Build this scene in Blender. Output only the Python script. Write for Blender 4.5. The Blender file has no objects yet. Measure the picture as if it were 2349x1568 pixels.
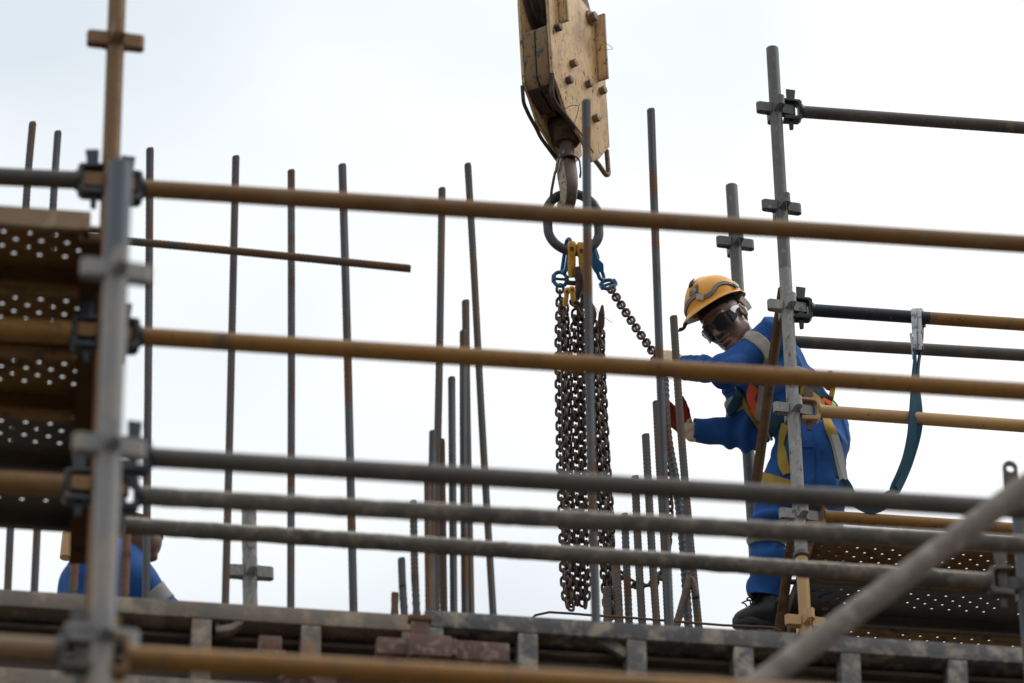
import bpy, bmesh, math, random
import numpy as np
from mathutils import Vector, Matrix, noise
from mathutils.bvhtree import BVHTree
random.seed(7); np.random.seed(7)
R = math.radians
scene = bpy.context.scene
COL = scene.collection

# ------------------------------------------------------------------ camera
CAM_POS = Vector((0, 0, 1.6)); PITCH, YAW, ROLL = R(32), R(8.5), R(0.6)
FPX = 200 / 36 * 2349.0                      # focal length in pixels of a 2349 px wide picture
_f = Vector((math.sin(YAW) * math.cos(PITCH), math.cos(YAW) * math.cos(PITCH), math.sin(PITCH)))
_r = Vector((math.cos(YAW), -math.sin(YAW), 0))
_u = _r.cross(_f)
CR = _r * math.cos(ROLL) - _u * math.sin(ROLL)
CU = _r * math.sin(ROLL) + _u * math.cos(ROLL)
CF = _f
cam = bpy.data.cameras.new('camera')
cam.lens = 200; cam.sensor_width = 36; cam.clip_start = 0.5; cam.clip_end = 3000
cam.dof.use_dof = True; cam.dof.focus_distance = 23.6; cam.dof.aperture_fstop = 3.9
cam_o = bpy.data.objects.new('camera', cam); COL.objects.link(cam_o)
cm = Matrix((CR, CU, -CF)).transposed().to_4x4(); cm.translation = CAM_POS
cam_o.matrix_world = cm
scene.camera = cam_o

# ------------------------------------------------------------------ sky (overcast) and weak sun behind cloud
SUN_EL, SUN_AZ = R(50), R(88)               # azimuth clockwise from +Y
w = bpy.data.worlds.new('World'); scene.world = w; w.use_nodes = True
nt = w.node_tree; nt.nodes.clear()
def N(t, **k):
    n = nt.nodes.new(t)
    for a, b in k.items(): setattr(n, a, b)
    return n
L = lambda a, b: nt.links.new(a, b)
out = N('ShaderNodeOutputWorld'); bg = N('ShaderNodeBackground'); L(bg.outputs[0], out.inputs[0])
sky = N('ShaderNodeTexSky'); sky.sky_type = 'NISHITA'; sky.sun_disc = False
sky.sun_elevation = SUN_EL; sky.sun_rotation = SUN_AZ
tc = N('ShaderNodeTexCoord'); sep = N('ShaderNodeSeparateXYZ'); L(tc.outputs['Generated'], sep.inputs[0])
cie = N('ShaderNodeMath', operation='MULTIPLY_ADD'); L(sep.outputs[2], cie.inputs[0]); cie.inputs[1].default_value = 2 / 3; cie.inputs[2].default_value = 1 / 3
cie2 = N('ShaderNodeMath', operation='MAXIMUM'); L(cie.outputs[0], cie2.inputs[0]); cie2.inputs[1].default_value = .33
nz = N('ShaderNodeTexNoise'); nz.inputs['Scale'].default_value = 5.2; nz.inputs['Detail'].default_value = 4; nz.inputs['Roughness'].default_value = .45
mp = N('ShaderNodeMapping'); mp.inputs['Location'].default_value = (3.1, 6.2, 0.2); mp.inputs['Scale'].default_value = (1, 1, 1.6)
L(tc.outputs['Generated'], mp.inputs[0]); L(mp.outputs[0], nz.inputs[0])
rp = N('ShaderNodeValToRGB'); L(nz.outputs[0], rp.inputs[0])
rp.color_ramp.elements[0].position = .33; rp.color_ramp.elements[0].color = (1.03, 1.13, 1.20, 1)
rp.color_ramp.elements[1].position = .57; rp.color_ramp.elements[1].color = (1.62, 1.63, 1.63, 1)
cl = N('ShaderNodeVectorMath', operation='SCALE'); L(rp.outputs[0], cl.inputs[0]); L(cie2.outputs[0], cl.inputs['Scale'])
sk = N('ShaderNodeVectorMath', operation='SCALE'); L(sky.outputs[0], sk.inputs[0]); sk.inputs['Scale'].default_value = .10
mx = N('ShaderNodeMix', data_type='RGBA'); mx.inputs[0].default_value = .88
L(sk.outputs[0], mx.inputs[6]); L(cl.outputs[0], mx.inputs[7]); L(mx.outputs[2], bg.inputs[0]); bg.inputs[1].default_value = 1.0
sl = bpy.data.lights.new('sun', 'SUN'); sl.energy = 1.5; sl.angle = R(25); sl.color = (1, .96, .9)
so = bpy.data.objects.new('sun', sl); COL.objects.link(so)
sd = Vector((math.sin(SUN_AZ) * math.cos(SUN_EL), math.cos(SUN_AZ) * math.cos(SUN_EL), math.sin(SUN_EL)))
so.rotation_euler = sd.to_track_quat('Z', 'Y').to_euler(); so.location = sd * 60
vs = scene.view_settings; vs.view_transform = 'Standard'; vs.look = 'None'; vs.exposure = 0.15; vs.gamma = 1; vs.use_curve_mapping = False
scene.render.engine = 'CYCLES'; scene.cycles.use_denoising = True
scene.cycles.max_bounces = 6; scene.cycles.diffuse_bounces = 3; scene.cycles.glossy_bounces = 3

# ------------------------------------------------------------------ picture rays to places
def ray(px, py):
    return (CR * ((px - 1174.5) / FPX) + CU * ((784 - py) / FPX) + CF)
def atd(px, py, z): return CAM_POS + ray(px, py) * z                    # at a depth
def at(px, py, Y):                                                      # on the upright plane y = Y (parallel to the wall)
    d = ray(px, py); return CAM_POS + d * ((Y - CAM_POS.y) / d.y)
def atz(px, py, Z):                                                     # on a level plane
    d = ray(px, py); return CAM_POS + d * ((Z - CAM_POS.z) / d.z)
def pix(p):
    d = p - CAM_POS; z = d.dot(CF)
    return 1174.5 + d.dot(CR) / z * FPX, 784 - d.dot(CU) / z * FPX
def on_line(a, b, py):
    lo, hi = -1.0, 2.0
    ya = pix(a)[1]; yb = pix(b)[1]
    for _ in range(50):
        m = (lo + hi) / 2; y = pix(a.lerp(b, m))[1]
        if (y < py) == (yb > ya): lo = m
        else: hi = m
    return a.lerp(b, lo)

# ------------------------------------------------------------------ materials
def ramp(nt, a, b, ca=(0, 0, 0, 1), cb=(1, 1, 1, 1)):
    n = nt.nodes.new('ShaderNodeValToRGB'); e = n.color_ramp.elements
    e[0].position = a; e[1].position = b; e[0].color = ca; e[1].color = cb
    return n
def worn(name, c1, c2, c3=None, s1=6, s2=22, lo=.52, hi=.62, rough=.6, metal=0.0, bump=.25, bs=70, c4=None, s4=60, lo4=.6, hi4=.66,
         stretch=(1, 1, 1), spec=.32, dust=None, d_lo=.35, d_hi=.8, edge=None):
    m = bpy.data.materials.new(name); m.use_nodes = True; t = m.node_tree; nd = t.nodes; lk = t.links.new
    p = nd['Principled BSDF']; tc = nd.new('ShaderNodeTexCoord'); mp = nd.new('ShaderNodeMapping'); mp.inputs['Scale'].default_value = stretch
    oi = nd.new('ShaderNodeObjectInfo'); ad = nd.new('ShaderNodeVectorMath'); ad.operation = 'ADD'
    sc_ = nd.new('ShaderNodeMath'); sc_.operation = 'MULTIPLY'; sc_.inputs[1].default_value = 37; lk(oi.outputs['Random'], sc_.inputs[0])
    lk(tc.outputs['Object'], ad.inputs[0]); lk(sc_.outputs[0], ad.inputs[1]); lk(ad.outputs[0], mp.inputs[0])
    def nz(s, det=5, ro=.6):
        n = nd.new('ShaderNodeTexNoise'); n.inputs['Scale'].default_value = s; n.inputs['Detail'].default_value = det; n.inputs['Roughness'].default_value = ro
        lk(mp.outputs[0], n.inputs[0]); return n
    n1 = nz(s1); r1 = ramp(t, .35, .65, (*c1, 1), (*c2, 1)); lk(n1.outputs[0], r1.inputs[0]); col = r1.outputs[0]
    rgh = None
    def over(col, fac, c):
        x = nd.new('ShaderNodeMix'); x.data_type = 'RGBA'; lk(fac, x.inputs[0]); lk(col, x.inputs[6]); x.inputs[7].default_value = (*c, 1); return x.outputs[2]
    if c3:
        n2 = nz(s2, 7, .65); r2 = ramp(t, lo, hi); lk(n2.outputs[0], r2.inputs[0]); col = over(col, r2.outputs[0], c3); rgh = r2.outputs[0]
    if c4:
        n4 = nz(s4, 4, .6); r4 = ramp(t, lo4, hi4); lk(n4.outputs[0], r4.inputs[0]); col = over(col, r4.outputs[0], c4)
    if dust:                                   # cement dust and grout lying on upward faces
        g = nd.new('ShaderNodeNewGeometry'); sx = nd.new('ShaderNodeSeparateXYZ'); lk(g.outputs['Normal'], sx.inputs[0])
        n5 = nz(30, 6, .7); a5 = nd.new('ShaderNodeMath'); a5.operation = 'MULTIPLY_ADD'; lk(n5.outputs[0], a5.inputs[0]); a5.inputs[1].default_value = 1.3; lk(sx.outputs[2], a5.inputs[2])
        r5 = ramp(t, min(.99, d_lo + .65), min(1, d_hi + .65) if d_hi + .65 < 1 else 1); 
        dv = nd.new('ShaderNodeMath'); dv.operation = 'MULTIPLY'; lk(a5.outputs[0], dv.inputs[0]); dv.inputs[1].default_value = .55
        r5.color_ramp.elements[0].position = d_lo; r5.color_ramp.elements[1].position = d_hi
        lk(dv.outputs[0], r5.inputs[0]); col = over(col, r5.outputs[0], dust)
    if edge:                                   # paint rubbed off along edges
        bv = nd.new('ShaderNodeBevel'); bv.samples = 4; bv.inputs[0].default_value = edge[1]; g2 = nd.new('ShaderNodeNewGeometry'); dt = nd.new('ShaderNodeVectorMath'); dt.operation = 'DOT_PRODUCT'
        lk(bv.outputs[0], dt.inputs[0]); lk(g2.outputs['Normal'], dt.inputs[1]); ne = nz(55, 5, .7); ae = nd.new('ShaderNodeMath'); ae.operation = 'MULTIPLY_ADD'; lk(ne.outputs[0], ae.inputs[0]); ae.inputs[1].default_value = .35; lk(dt.outputs['Value'], ae.inputs[2])
        re = ramp(t, .86, 1.0, (1, 1, 1, 1), (0, 0, 0, 1)); 
        sb = nd.new('ShaderNodeMath'); sb.operation = 'SUBTRACT'; lk(ae.outputs[0], sb.inputs[0]); sb.inputs[1].default_value = .17; lk(sb.outputs[0], re.inputs[0]); col = over(col, re.outputs[0], edge[0])
    lk(col, p.inputs['Base Color'])
    p.inputs['Roughness'].default_value = rough; p.inputs['Metallic'].default_value = metal
    p.inputs['Specular IOR Level'].default_value = spec
    if rgh is not None:
        mr = nd.new('ShaderNodeMapRange'); lk(rgh, mr.inputs[0]); mr.inputs[3].default_value = rough; mr.inputs[4].default_value = min(1, rough + .25); lk(mr.outputs[0], p.inputs['Roughness'])
    if bump:
        b = nd.new('ShaderNodeBump'); b.inputs['Strength'].default_value = bump; b.inputs['Distance'].default_value = .004
        nb = nz(bs, 6, .65); lk(nb.outputs[0], b.inputs['Height']); lk(b.outputs[0], p.inputs['Normal'])
    return m
RUST = (.10, .045, .022)
MT = dict(
    yellow=worn('ochre_paint', (.25, .122, .024), (.19, .09, .02), (.12, .075, .045), s1=4, s2=9, lo=.55, hi=.68, rough=.5, c4=(.07, .045, .03), s4=55, lo4=.61, hi4=.68, dust=(.45, .33, .2), d_lo=.86, d_hi=1),
    brownpaint=worn('brown_paint', (.185, .093, .028), (.14, .07, .023), (.17, .11, .06), s1=4, s2=12, rough=.55, c4=(.05, .035, .025), s4=70, lo4=.62, hi4=.7, dust=(.36, .28, .19), d_lo=.84, d_hi=1),
    darktube=worn('dark_steel_tube', (.055, .052, .05), (.085, .078, .07), (.14, .10, .07), s1=5, s2=16, lo=.56, hi=.7, rough=.55, dust=(.34, .30, .25), d_lo=.72, d_hi=.98),
    crust=worn('cement_crusted_tube', (.075, .07, .065), (.125, .115, .10), (.20, .17, .135), s1=6, s2=26, lo=.5, hi=.64, rough=.8, bump=.7, bs=50, dust=(.45, .40, .33), d_lo=.56, d_hi=.86),
    blacktube=worn('black_paint_tube', (.012, .016, .024), (.022, .027, .036), (.17, .10, .045), s1=4, s2=14, lo=.62, hi=.68, rough=.4, c4=(.12, .12, .12), s4=90, lo4=.68, hi4=.73, dust=(.25, .22, .2), d_lo=.9, d_hi=1),
    galv=worn('galvanised_steel', (.26, .26, .25), (.20, .20, .195), (.36, .34, .30), s1=9, s2=45, lo=.54, hi=.64, rough=.6, c4=(.085, .08, .075), s4=34, lo4=.58, hi4=.68, bump=.4, metal=.1, stretch=(1, 1, .5)),
    greynear=worn('weathered_grey_steel', (.23, .23, .225), (.18, .18, .18), (.29, .255, .22), s1=3, s2=9, rough=.6, bump=.2, metal=.1, stretch=(1, 1, .35)),
    greyblue=worn('blue_grey_paint', (.085, .10, .12), (.065, .078, .095), (.14, .14, .14), s1=3, s2=9, rough=.5, bump=.2, stretch=(1, 1, .35)),
    greydark=worn('dark_painted_standard', (.055, .062, .072), (.085, .09, .098), (.22, .21, .19), s1=7, s2=40, lo=.58, hi=.66, rough=.55, c4=(.16, .09, .05), s4=30, lo4=.66, hi4=.72, stretch=(1, 1, .5)),
    tanpaint=worn('tan_paint', (.43, .26, .11), (.36, .22, .095), (.08, .05, .03), s1=5, s2=30, lo=.66, hi=.70, rough=.45, bump=.15, dust=(.5, .38, .25), d_lo=.9, d_hi=1),
    bracebrown=worn('dark_brown_paint', (.062, .029, .009), (.046, .022, .008), (.035, .02, .012), s1=4, s2=14, rough=.7, spec=.12, c4=(.12, .07, .04), s4=60, lo4=.7, hi4=.76),
    galvdark=worn('dark_galvanised', (.085, .088, .09), (.12, .12, .115), (.24, .22, .19), s1=8, s2=40, lo=.56, hi=.66, rough=.55, c4=(.13, .08, .05), s4=24, lo4=.66, hi4=.72, metal=.1, stretch=(1, 1, .5)),
    tubewood=worn('cement_coated_brace', (.21, .18, .155), (.16, .14, .125), (.28, .25, .22), s1=7, s2=18, rough=.85, bump=.6, bs=40),
    boardsteel=worn('rusty_board_steel', (.17, .085, .022), (.125, .062, .018), (.07, .04, .02), s1=4, s2=14, rough=.75, c4=(.20, .13, .07), s4=18, lo4=.6, hi4=.75),
    boardgold=worn('golden_board_edge', (.22, .12, .035), (.17, .095, .03), (.1, .06, .03), s1=4, s2=12, rough=.65),
    boardgrey=worn('grey_board_steel', (.10, .092, .085), (.07, .064, .058), (.13, .085, .05), s1=4, s2=14, lo=.55, hi=.7, rough=.75),
    boardface=worn('brown_board_edge', (.24, .155, .09), (.19, .125, .072), (.3, .24, .18), s1=5, s2=12, rough=.6),
    form=worn('formwork_steel', (.19, .165, .135), (.125, .112, .098), (.31, .26, .20), s1=4, s2=11, lo=.5, hi=.66, rough=.75, c4=(.30, .155, .075), s4=7, lo4=.54, hi4=.70, bump=.5, bs=40),
    form2=worn('formwork_steel_blue', (.115, .113, .115), (.075, .076, .082), (.30, .265, .215), s1=4, s2=14, lo=.47, hi=.62, rough=.72, c4=(.20, .16, .11), s4=9, lo4=.62, hi4=.72, bump=.5, bs=40),
    skin_ply=worn('formwork_back_sheet', (.10, .08, .065), (.07, .056, .046), (.15, .115, .085), s1=5, s2=9, rough=.85, stretch=(.5, 1, 3)),
    clampred=worn('red_oxide_clamp', (.15, .088, .072), (.11, .064, .054), (.24, .19, .155), s1=8, s2=30, rough=.8, bump=.5, bs=60),
    rebar=worn('rebar_grey', (.082, .09, .10), (.058, .063, .07), (.13, .068, .036), s1=3, s2=8, lo=.5, hi=.62, rough=.7, metal=.2, bump=.2, stretch=(1, 1, .6)),
    rebarrust=worn('rebar_rusty', (.15, .075, .04), (.10, .052, .03), (.085, .08, .08), s1=3, s2=6, lo=.5, hi=.64, rough=.85, bump=.3, stretch=(1, 1, .6)),
    rebarmid=worn('rebar_brown', (.115, .08, .054), (.082, .062, .048), (.085, .09, .096), s1=3, s2=7, lo=.44, hi=.58, rough=.8, bump=.3, stretch=(1, 1, .6)),
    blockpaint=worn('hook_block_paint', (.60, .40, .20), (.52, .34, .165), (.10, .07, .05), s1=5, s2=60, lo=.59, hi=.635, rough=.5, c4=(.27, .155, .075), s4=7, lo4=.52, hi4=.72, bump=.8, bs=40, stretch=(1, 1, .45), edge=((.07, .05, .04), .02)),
    blockedge_shaded=worn('hook_block_worn_shaded', (.22, .13, .05), (.17, .10, .04), (.06, .055, .055), s1=6, s2=40, lo=.54, hi=.60, rough=.5, bump=.4, stretch=(1, 1, .6), edge=((.07, .06, .055), .014)),  # worn tan darkened for the narrow side; its shade is in the colour
    blockrust_shaded=worn('hook_block_rust_shaded', (.045, .028, .018), (.028, .02, .015), (.09, .05, .025), s1=12, s2=30, rough=.8, bump=.6),  # rust, darkened so the colour carries the shade under and inside the block
    steel=worn('bare_dark_steel', (.06, .05, .045), (.095, .08, .07), (.13, .08, .05), s1=10, s2=30, rough=.5, metal=.4, bump=.3),
    hooksteel=worn('hook_steel', (.38, .32, .25), (.29, .24, .18), (.06, .045, .035), s1=14, s2=60, lo=.52, hi=.6, rough=.55, metal=.1, bump=.5),
    hookdark=worn('hook_spine', (.055, .042, .035), (.085, .062, .05), (.14, .08, .05), s1=10, s2=40, rough=.5, metal=.3, bump=.4),
    ring=worn('master_link_steel', (.035, .036, .042), (.055, .055, .06), (.09, .075, .065), s1=12, s2=50, rough=.45, metal=.3, bump=.3),
    chain=worn('chain_steel', (.066, .041, .031), (.044, .030, .025), (.10, .064, .048), s1=25, s2=60, rough=.5, metal=.25, bump=.3),
    blue=worn('blue_enamel', (.015, .12, .29), (.012, .09, .22), (.03, .03, .035), s1=20, s2=80, lo=.6, hi=.66, rough=.4, bump=.2),
    sling_yellow=worn('sling_yellow', (.60, .30, .03), (.50, .24, .025), (.06, .04, .025), s1=25, s2=75, lo=.585, hi=.63, rough=.45, bump=.2),
    rope=worn('wire_rope', (.12, .12, .125), (.07, .07, .075), rough=.5, metal=.5, bump=.4),
    blackpl=worn('black_rubber', (.012, .012, .013), (.02, .02, .022), rough=.5, bump=.2),
    concrete=worn('concrete', (.28, .27, .25), (.22, .21, .2), (.34, .33, .31), s1=2, s2=8, rough=.9, bump=.4),
    soil=worn('site_ground', (.11, .09, .07), (.085, .07, .055), (.14, .12, .10), s1=.2, s2=1.2, rough=.95, bump=.4, bs=6),
)

# ------------------------------------------------------------------ mesh building
class MB:
    def __init__(s): s.v = []; s.f = []; s.m = []
    def add(s, vs, fs, mi=0):
        o = len(s.v); s.v += [Vector(x) for x in vs]; s.f += [tuple(i + o for i in f) for f in fs]; s.m += [mi] * len(fs); return s
    def sweep(s, path, prof, mi=0, cap=True, closed=False, up=None, scale=None):
        """sweep a closed profile [(a,b)] along a path of points"""
        P = [Vector(p) for p in path]; n = len(P); k = len(prof); vs = []; prev = None
        for i in range(n):
            t = (P[(i + 1) % n] - P[i - 1]) if closed else (P[min(i + 1, n - 1)] - P[max(i - 1, 0)])
            t.normalize()
            if prev is None:
                a = Vector(up) if up else (Vector((0, 0, 1)) if abs(t.z) < .9 else Vector((0, 1, 0)))
                x = a.cross(t).normalized()
            else: x = (prev - t * prev.dot(t)).normalized()
            prev = x; y = t.cross(x); q = scale[i] if scale else 1
            vs += [P[i] + x * (a_ * q) + y * (b_ * q) for a_, b_ in prof]
        fs = []
        for i in range(n if closed else n - 1):
            j = (i + 1) % n
            for q in range(k):
                fs.append((i * k + q, i * k + (q + 1) % k, j * k + (q + 1) % k, j * k + q))
        if cap and not closed:
            fs.append(tuple(range(k - 1, -1, -1))); fs.append(tuple((n - 1) * k + q for q in range(k)))
        return s.add(vs, fs, mi)
    def tube(s, path, r, seg=12, mi=0, cap=True, closed=False, scale=None):
        return s.sweep(path, [(r * math.cos(2 * math.pi * i / seg), r * math.sin(2 * math.pi * i / seg)) for i in range(seg)], mi, cap, closed, None, scale)
    def strip(s, path, w, t, mi=0, up=None, closed=False):
        return s.sweep(path, [(-w / 2, -t / 2), (w / 2, -t / 2), (w / 2, t / 2), (-w / 2, t / 2)], mi, True, closed, up)
    def box(s, c, size, ax=None, mi=0, taper=None):
        c = Vector(c); X, Y, Z = ax if ax else (Vector((1, 0, 0)), Vector((0, 1, 0)), Vector((0, 0, 1)))
        a, b, d = size[0] / 2, size[1] / 2, size[2] / 2; tp = taper or 1
        vs = [c + X * (sx * a * (tp if sz > 0 else 1)) + Y * (sy * b * (tp if sz > 0 else 1)) + Z * (sz * d) for sz in (-1, 1) for sx, sy in ((-1, -1), (1, -1), (1, 1), (-1, 1))]
        return s.add(vs, [(3, 2, 1, 0), (4, 5, 6, 7), (0, 1, 5, 4), (1, 2, 6, 5), (2, 3, 7, 6), (3, 0, 4, 7)], mi)
    def prism(s, poly, h0, h1, ax, o, mi=0):
        """polygon (a,b) in plane X,Y of ax, extruded along Z from h0 to h1"""
        X, Y, Z = ax; o = Vector(o); n = len(poly)
        vs = [o + X * a + Y * b + Z * h0 for a, b in poly] + [o + X * a + Y * b + Z * h1 for a, b in poly]
        fs = [tuple(range(n - 1, -1, -1)), tuple(range(n, 2 * n))] + [(i, (i + 1) % n, n + (i + 1) % n, n + i) for i in range(n)]
        return s.add(vs, fs, mi)
    def lathe(s, prof, o, axis, seg=20, mi=0):
        axis = Vector(axis).normalized(); a = Vector((0, 0, 1)) if abs(axis.z) < .9 else Vector((1, 0, 0)); x = a.cross(axis).normalized(); y = axis.cross(x); o = Vector(o)
        vs = []; k = len(prof)
        for i in range(seg):
            c, d = math.cos(2 * math.pi * i / seg), math.sin(2 * math.pi * i / seg)
            vs += [o + (x * c + y * d) * r + axis * h for r, h in prof]
        fs = [(i * k + q, ((i + 1) % seg) * k + q, ((i + 1) % seg) * k + q + 1, i * k + q + 1) for i in range(seg) for q in range(k - 1)]
        return s.add(vs, fs, mi)

WM = {}
def mesh(name, mb, mats, ang=35, bevel=0, smooth=True, org=Vector((0, 0, 0))):
    me = bpy.data.meshes.new(name)
    me.from_pydata([tuple(v - org) for v in mb.v], [], mb.f)
    if not isinstance(mats, (list, tuple)): mats = [mats]
    for m in mats: me.materials.append(m)
    bm = bmesh.new(); bm.from_mesh(me)
    for i, f in enumerate(bm.faces): f.material_index = mb.m[i]
    bmesh.ops.recalc_face_normals(bm, faces=bm.faces)
    if bevel:
        es = [e for e in bm.edges if len(e.link_faces) == 2 and e.calc_face_angle(0) > R(40)]
        if es: bmesh.ops.bevel(bm, geom=es, offset=bevel, segments=2, affect='EDGES', clamp_overlap=True, profile=.6)
    bm.to_mesh(me); bm.free()
    if smooth:
        me.polygons.foreach_set('use_smooth', [True] * len(me.polygons)); me.set_sharp_from_angle(angle=R(ang))
    return me
def put(name, data, W, parent=None):
    o = bpy.data.objects.new(name, data); COL.objects.link(o)
    if parent is not None:
        o.parent = parent; o.matrix_basis = WM[parent].inverted() @ W
    else: o.matrix_basis = W
    WM[o] = W.copy(); return o
def tag(o, label, cat, group=None):
    o['label'] = label; o['category'] = cat
    if group: o['group'] = group
    return o
def thing(name, loc, label, cat, group=None):
    o = put(name, None, Matrix.Translation(loc)); o.empty_display_size = .1
    return tag(o, label, cat, group)
def part(name, mb, mats, parent, **k):
    org = WM[parent].translation if parent is not None else (mb.v[0].copy() if mb.v else Vector())
    W = Matrix.Translation(org)
    if parent is not None and parent.data is not None: 
        W = WM[parent].copy()
        if (W.to_3x3() - Matrix.Identity(3))[0].length > 1e-6: W = Matrix.Translation(W.translation)
    return put(name, mesh(name, mb, mats, org=W.translation, **k), W, parent)
def single(name, mb, mats, label, cat, group=None, **k):
    base = min(mb.v, key=lambda v: v.z).copy(); W = Matrix.Translation(base)
    return tag(put(name, mesh(name, mb, mats, org=base, **k), W), label, cat, group)
def frame(o, x, y=None, z=None):
    """matrix with given x axis and an approximate z"""
    x = Vector(x).normalized(); z = Vector(z if z is not None else (0, 0, 1)); y = z.cross(x).normalized(); z = x.cross(y)
    m = Matrix((x, y, z)).transposed().to_4x4(); m.translation = o; return m
X_, Y_, Z_ = Vector((1, 0, 0)), Vector((0, 1, 0)), Vector((0, 0, 1))
# ================================================================== depths of the layers (upright planes, metres north of the camera)
Y_NEAR = atd(250, 1000, 13.1).y      # grey standard, lowest ledger
Y_FRONT = atd(252, 420, 16.4).y      # brown standard and the long guard rails
Y_MID = atd(1200, 1270, 17.8).y      # farther cement-crusted ledger
Y_FORM = atd(1175, 1420, 18.8).y     # wall formwork
Y_BAR = atd(700, 900, 20.4).y        # left row of reinforcement
Y_RIGHT = atd(1795, 600, 23.5).y     # scaffold beside the worker
Y_WORK = atd(1800, 1000, 23.8).y

# ------------------------------------------------------------------ ground and the concrete the bars grow from
g = MB(); n = 24; S = 900
g.add([(-S + 2 * S * i / n, -S + 2 * S * j / n, 0) for j in range(n + 1) for i in range(n + 1)], [(j * (n + 1) + i, j * (n + 1) + i + 1, (j + 1) * (n + 1) + i + 1, (j + 1) * (n + 1) + i) for j in range(n) for i in range(n)])
o = put('ground', mesh('ground', g, MT['soil']), Matrix()); o['kind'] = 'structure'
Z_FORM_L = at(480, 1381, Y_FORM).z; Z_FORM_R = at(1600, 1438, Y_FORM).z
zl = Z_FORM_L - .9
m = MB(); m.box((-.6, Y_FORM + 1.35, zl / 2), (6.4, 2.2, zl))
single('concrete_wall', m, MT['concrete'], 'grey concrete wall behind the lower formwork panels', 'wall', bevel=.02)
YB2 = atd(1500, 1440, 23.0).y; zr = at(1500, 1478, YB2 - .2).z
m = MB(); m.box((3.05, YB2 + .42, zr / 2), (5.0, 1.2, zr))
WALL2 = single('concrete_wall', m, MT['concrete'], 'taller grey concrete wall below the standing worker', 'wall', bevel=.02)

# ------------------------------------------------------------------ scaffold parts shared as mesh data
def pressing_mesh(mat):
    m = MB(); r, Lw, hw, h, t = .023, .060, .0135, .044, .005
    for a in range(4):
        c, s = math.cos(a * math.pi / 2), math.sin(a * math.pi / 2)
        pts = [(r, -hw - .004), (r + .018, -hw)] + [(r + Lw - hw + hw * math.sin(q), -hw * math.cos(q)) for q in [i * math.pi / 8 for i in range(9)]] + [(r + .018, hw), (r, hw + .004)]
        m.strip([(x * c - y * s, x * s + y * c, 0) for x, y in pts], t, h, up=(0, 0, 1))
    return mesh('v_pressing', m, mat, ang=40)
def clamp_mesh(mat):
    """forked end of a ledger; x points out of the tube towards the standard"""
    m = MB(); w = .046
    prof = [(0, -.040), (0, .040), (.010, .048), (.075, .050), (.077, .040), (.022, .036), (.014, .028), (.014, -.028), (.022, -.034), (.077, -.036), (.078, -.054), (.012, -.052)]
    m.prism(prof, -w / 2, w / 2, (X_, Z_, -Y_), (0, 0, 0))
    m.lathe([(.0235, -.03), (.0255, -.012), (.034, 0), (.034, .006)], (0, 0, 0), X_, 14)
    return mesh('end_clamp', m, mat, bevel=.003)
def wedge_mesh(mat):
    m = MB(); m.prism([(-.021, .10), (.019, .103), (.017, .0), (.010, -.10), (-.006, -.098), (-.010, 0)], -.006, .006, (X_, Z_, -Y_), (0, 0, 0))
    return mesh('wedge', m, mat, bevel=.002)
_sh = {}
def shared(kind, mk):
    k = (kind, mk)
    if k not in _sh: _sh[k] = {'p': pressing_mesh, 'c': clamp_mesh, 'w': wedge_mesh}[kind](MT[mk])
    return _sh[k]
def tubemesh(m, a, b, r=.0264, seg=18, crust=0.0, rnd=0, hollow=True):
    a, b = Vector(a), Vector(b); n = 2 if not crust else max(2, int((b - a).length / .02))
    if not crust:
        e = (b - a).normalized() * .004
        m.tube([a, a + e * .3, a.lerp(b, .5), b - e * .3, b], r, seg, scale=[.9, 1, 1, 1, .9]); return
    o = len(m.v); m.tube([a.lerp(b, i / n) for i in range(n + 1)], r, seg); t = (b - a).normalized()
    for v in m.v[o:]:
        c = a + t * (v - a).dot(t); d = v - c
        k = noise.fractal(v * 22 + Vector((rnd, 0, 0)), 1, 2, 3) * crust + max(0, d.z / r) * crust * max(0, noise.noise(v * 9 + Vector((rnd, 5, 0))))
        v += d.normalized() * k
def standard(a, b, mk, press, label, rot=0.0, split=None, top=None, r=.0264, pmk=None, to_ground=True, group=None, crust=0):
    """a = upper pixel-place, b = lower pixel-place (world points); runs on down to the ground"""
    d = (b - a).normalized(); foot = a + d * (a.z / -d.z) if to_ground else b
    th = thing('scaffold_standard', foot, label, 'scaffold pole', group)
    m = MB()
    if split:
        s = on_line(a, b, split); h_ = on_line(a, b, 620); tubemesh(m, s + d * .01, h_, r); part('tube', m, MT[mk], th)
        m = MB(); tubemesh(m, h_ + d * .004, a, r * .996); part('upper_tube', m, MT['galvdark'], th)
        m = MB(); tubemesh(m, foot, s, r - .0015); lo = part('lower_tube', m, MT['tanpaint'], th)
        m = MB(); m.lathe([(r + .001, .02), (r + .006, .012), (r + .007, 0), (r + .001, -.008)], s, -d, 18); part('collar', m, MT['steel'], th)
    elif top:
        h_ = on_line(a, b, top[0]); tubemesh(m, foot, h_, r); part('tube', m, MT[mk], th)
        m = MB(); tubemesh(m, h_ + d * .004, a, r * .996); part('upper_tube', m, MT[top[1]], th)
    else:
        tubemesh(m, foot, a, r, crust=crust); part('tube', m, MT[mk], th)
    q = d.to_track_quat('-Z', 'Y').to_matrix().to_4x4()
    for py in press:
        p = on_line(a, b, py); k = pmk or mk
        if split and py > split: k = 'tanpaint'
        if split and py < 600: k = 'galvdark'
        W = Matrix.Translation(p) @ Vector((0, 0, 1)).rotation_difference(-d).to_matrix().to_4x4() @ Matrix.Rotation(rot, 4, 'Z')
        put('v_pressing', shared('p', k), W, th)
    return th
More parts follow.
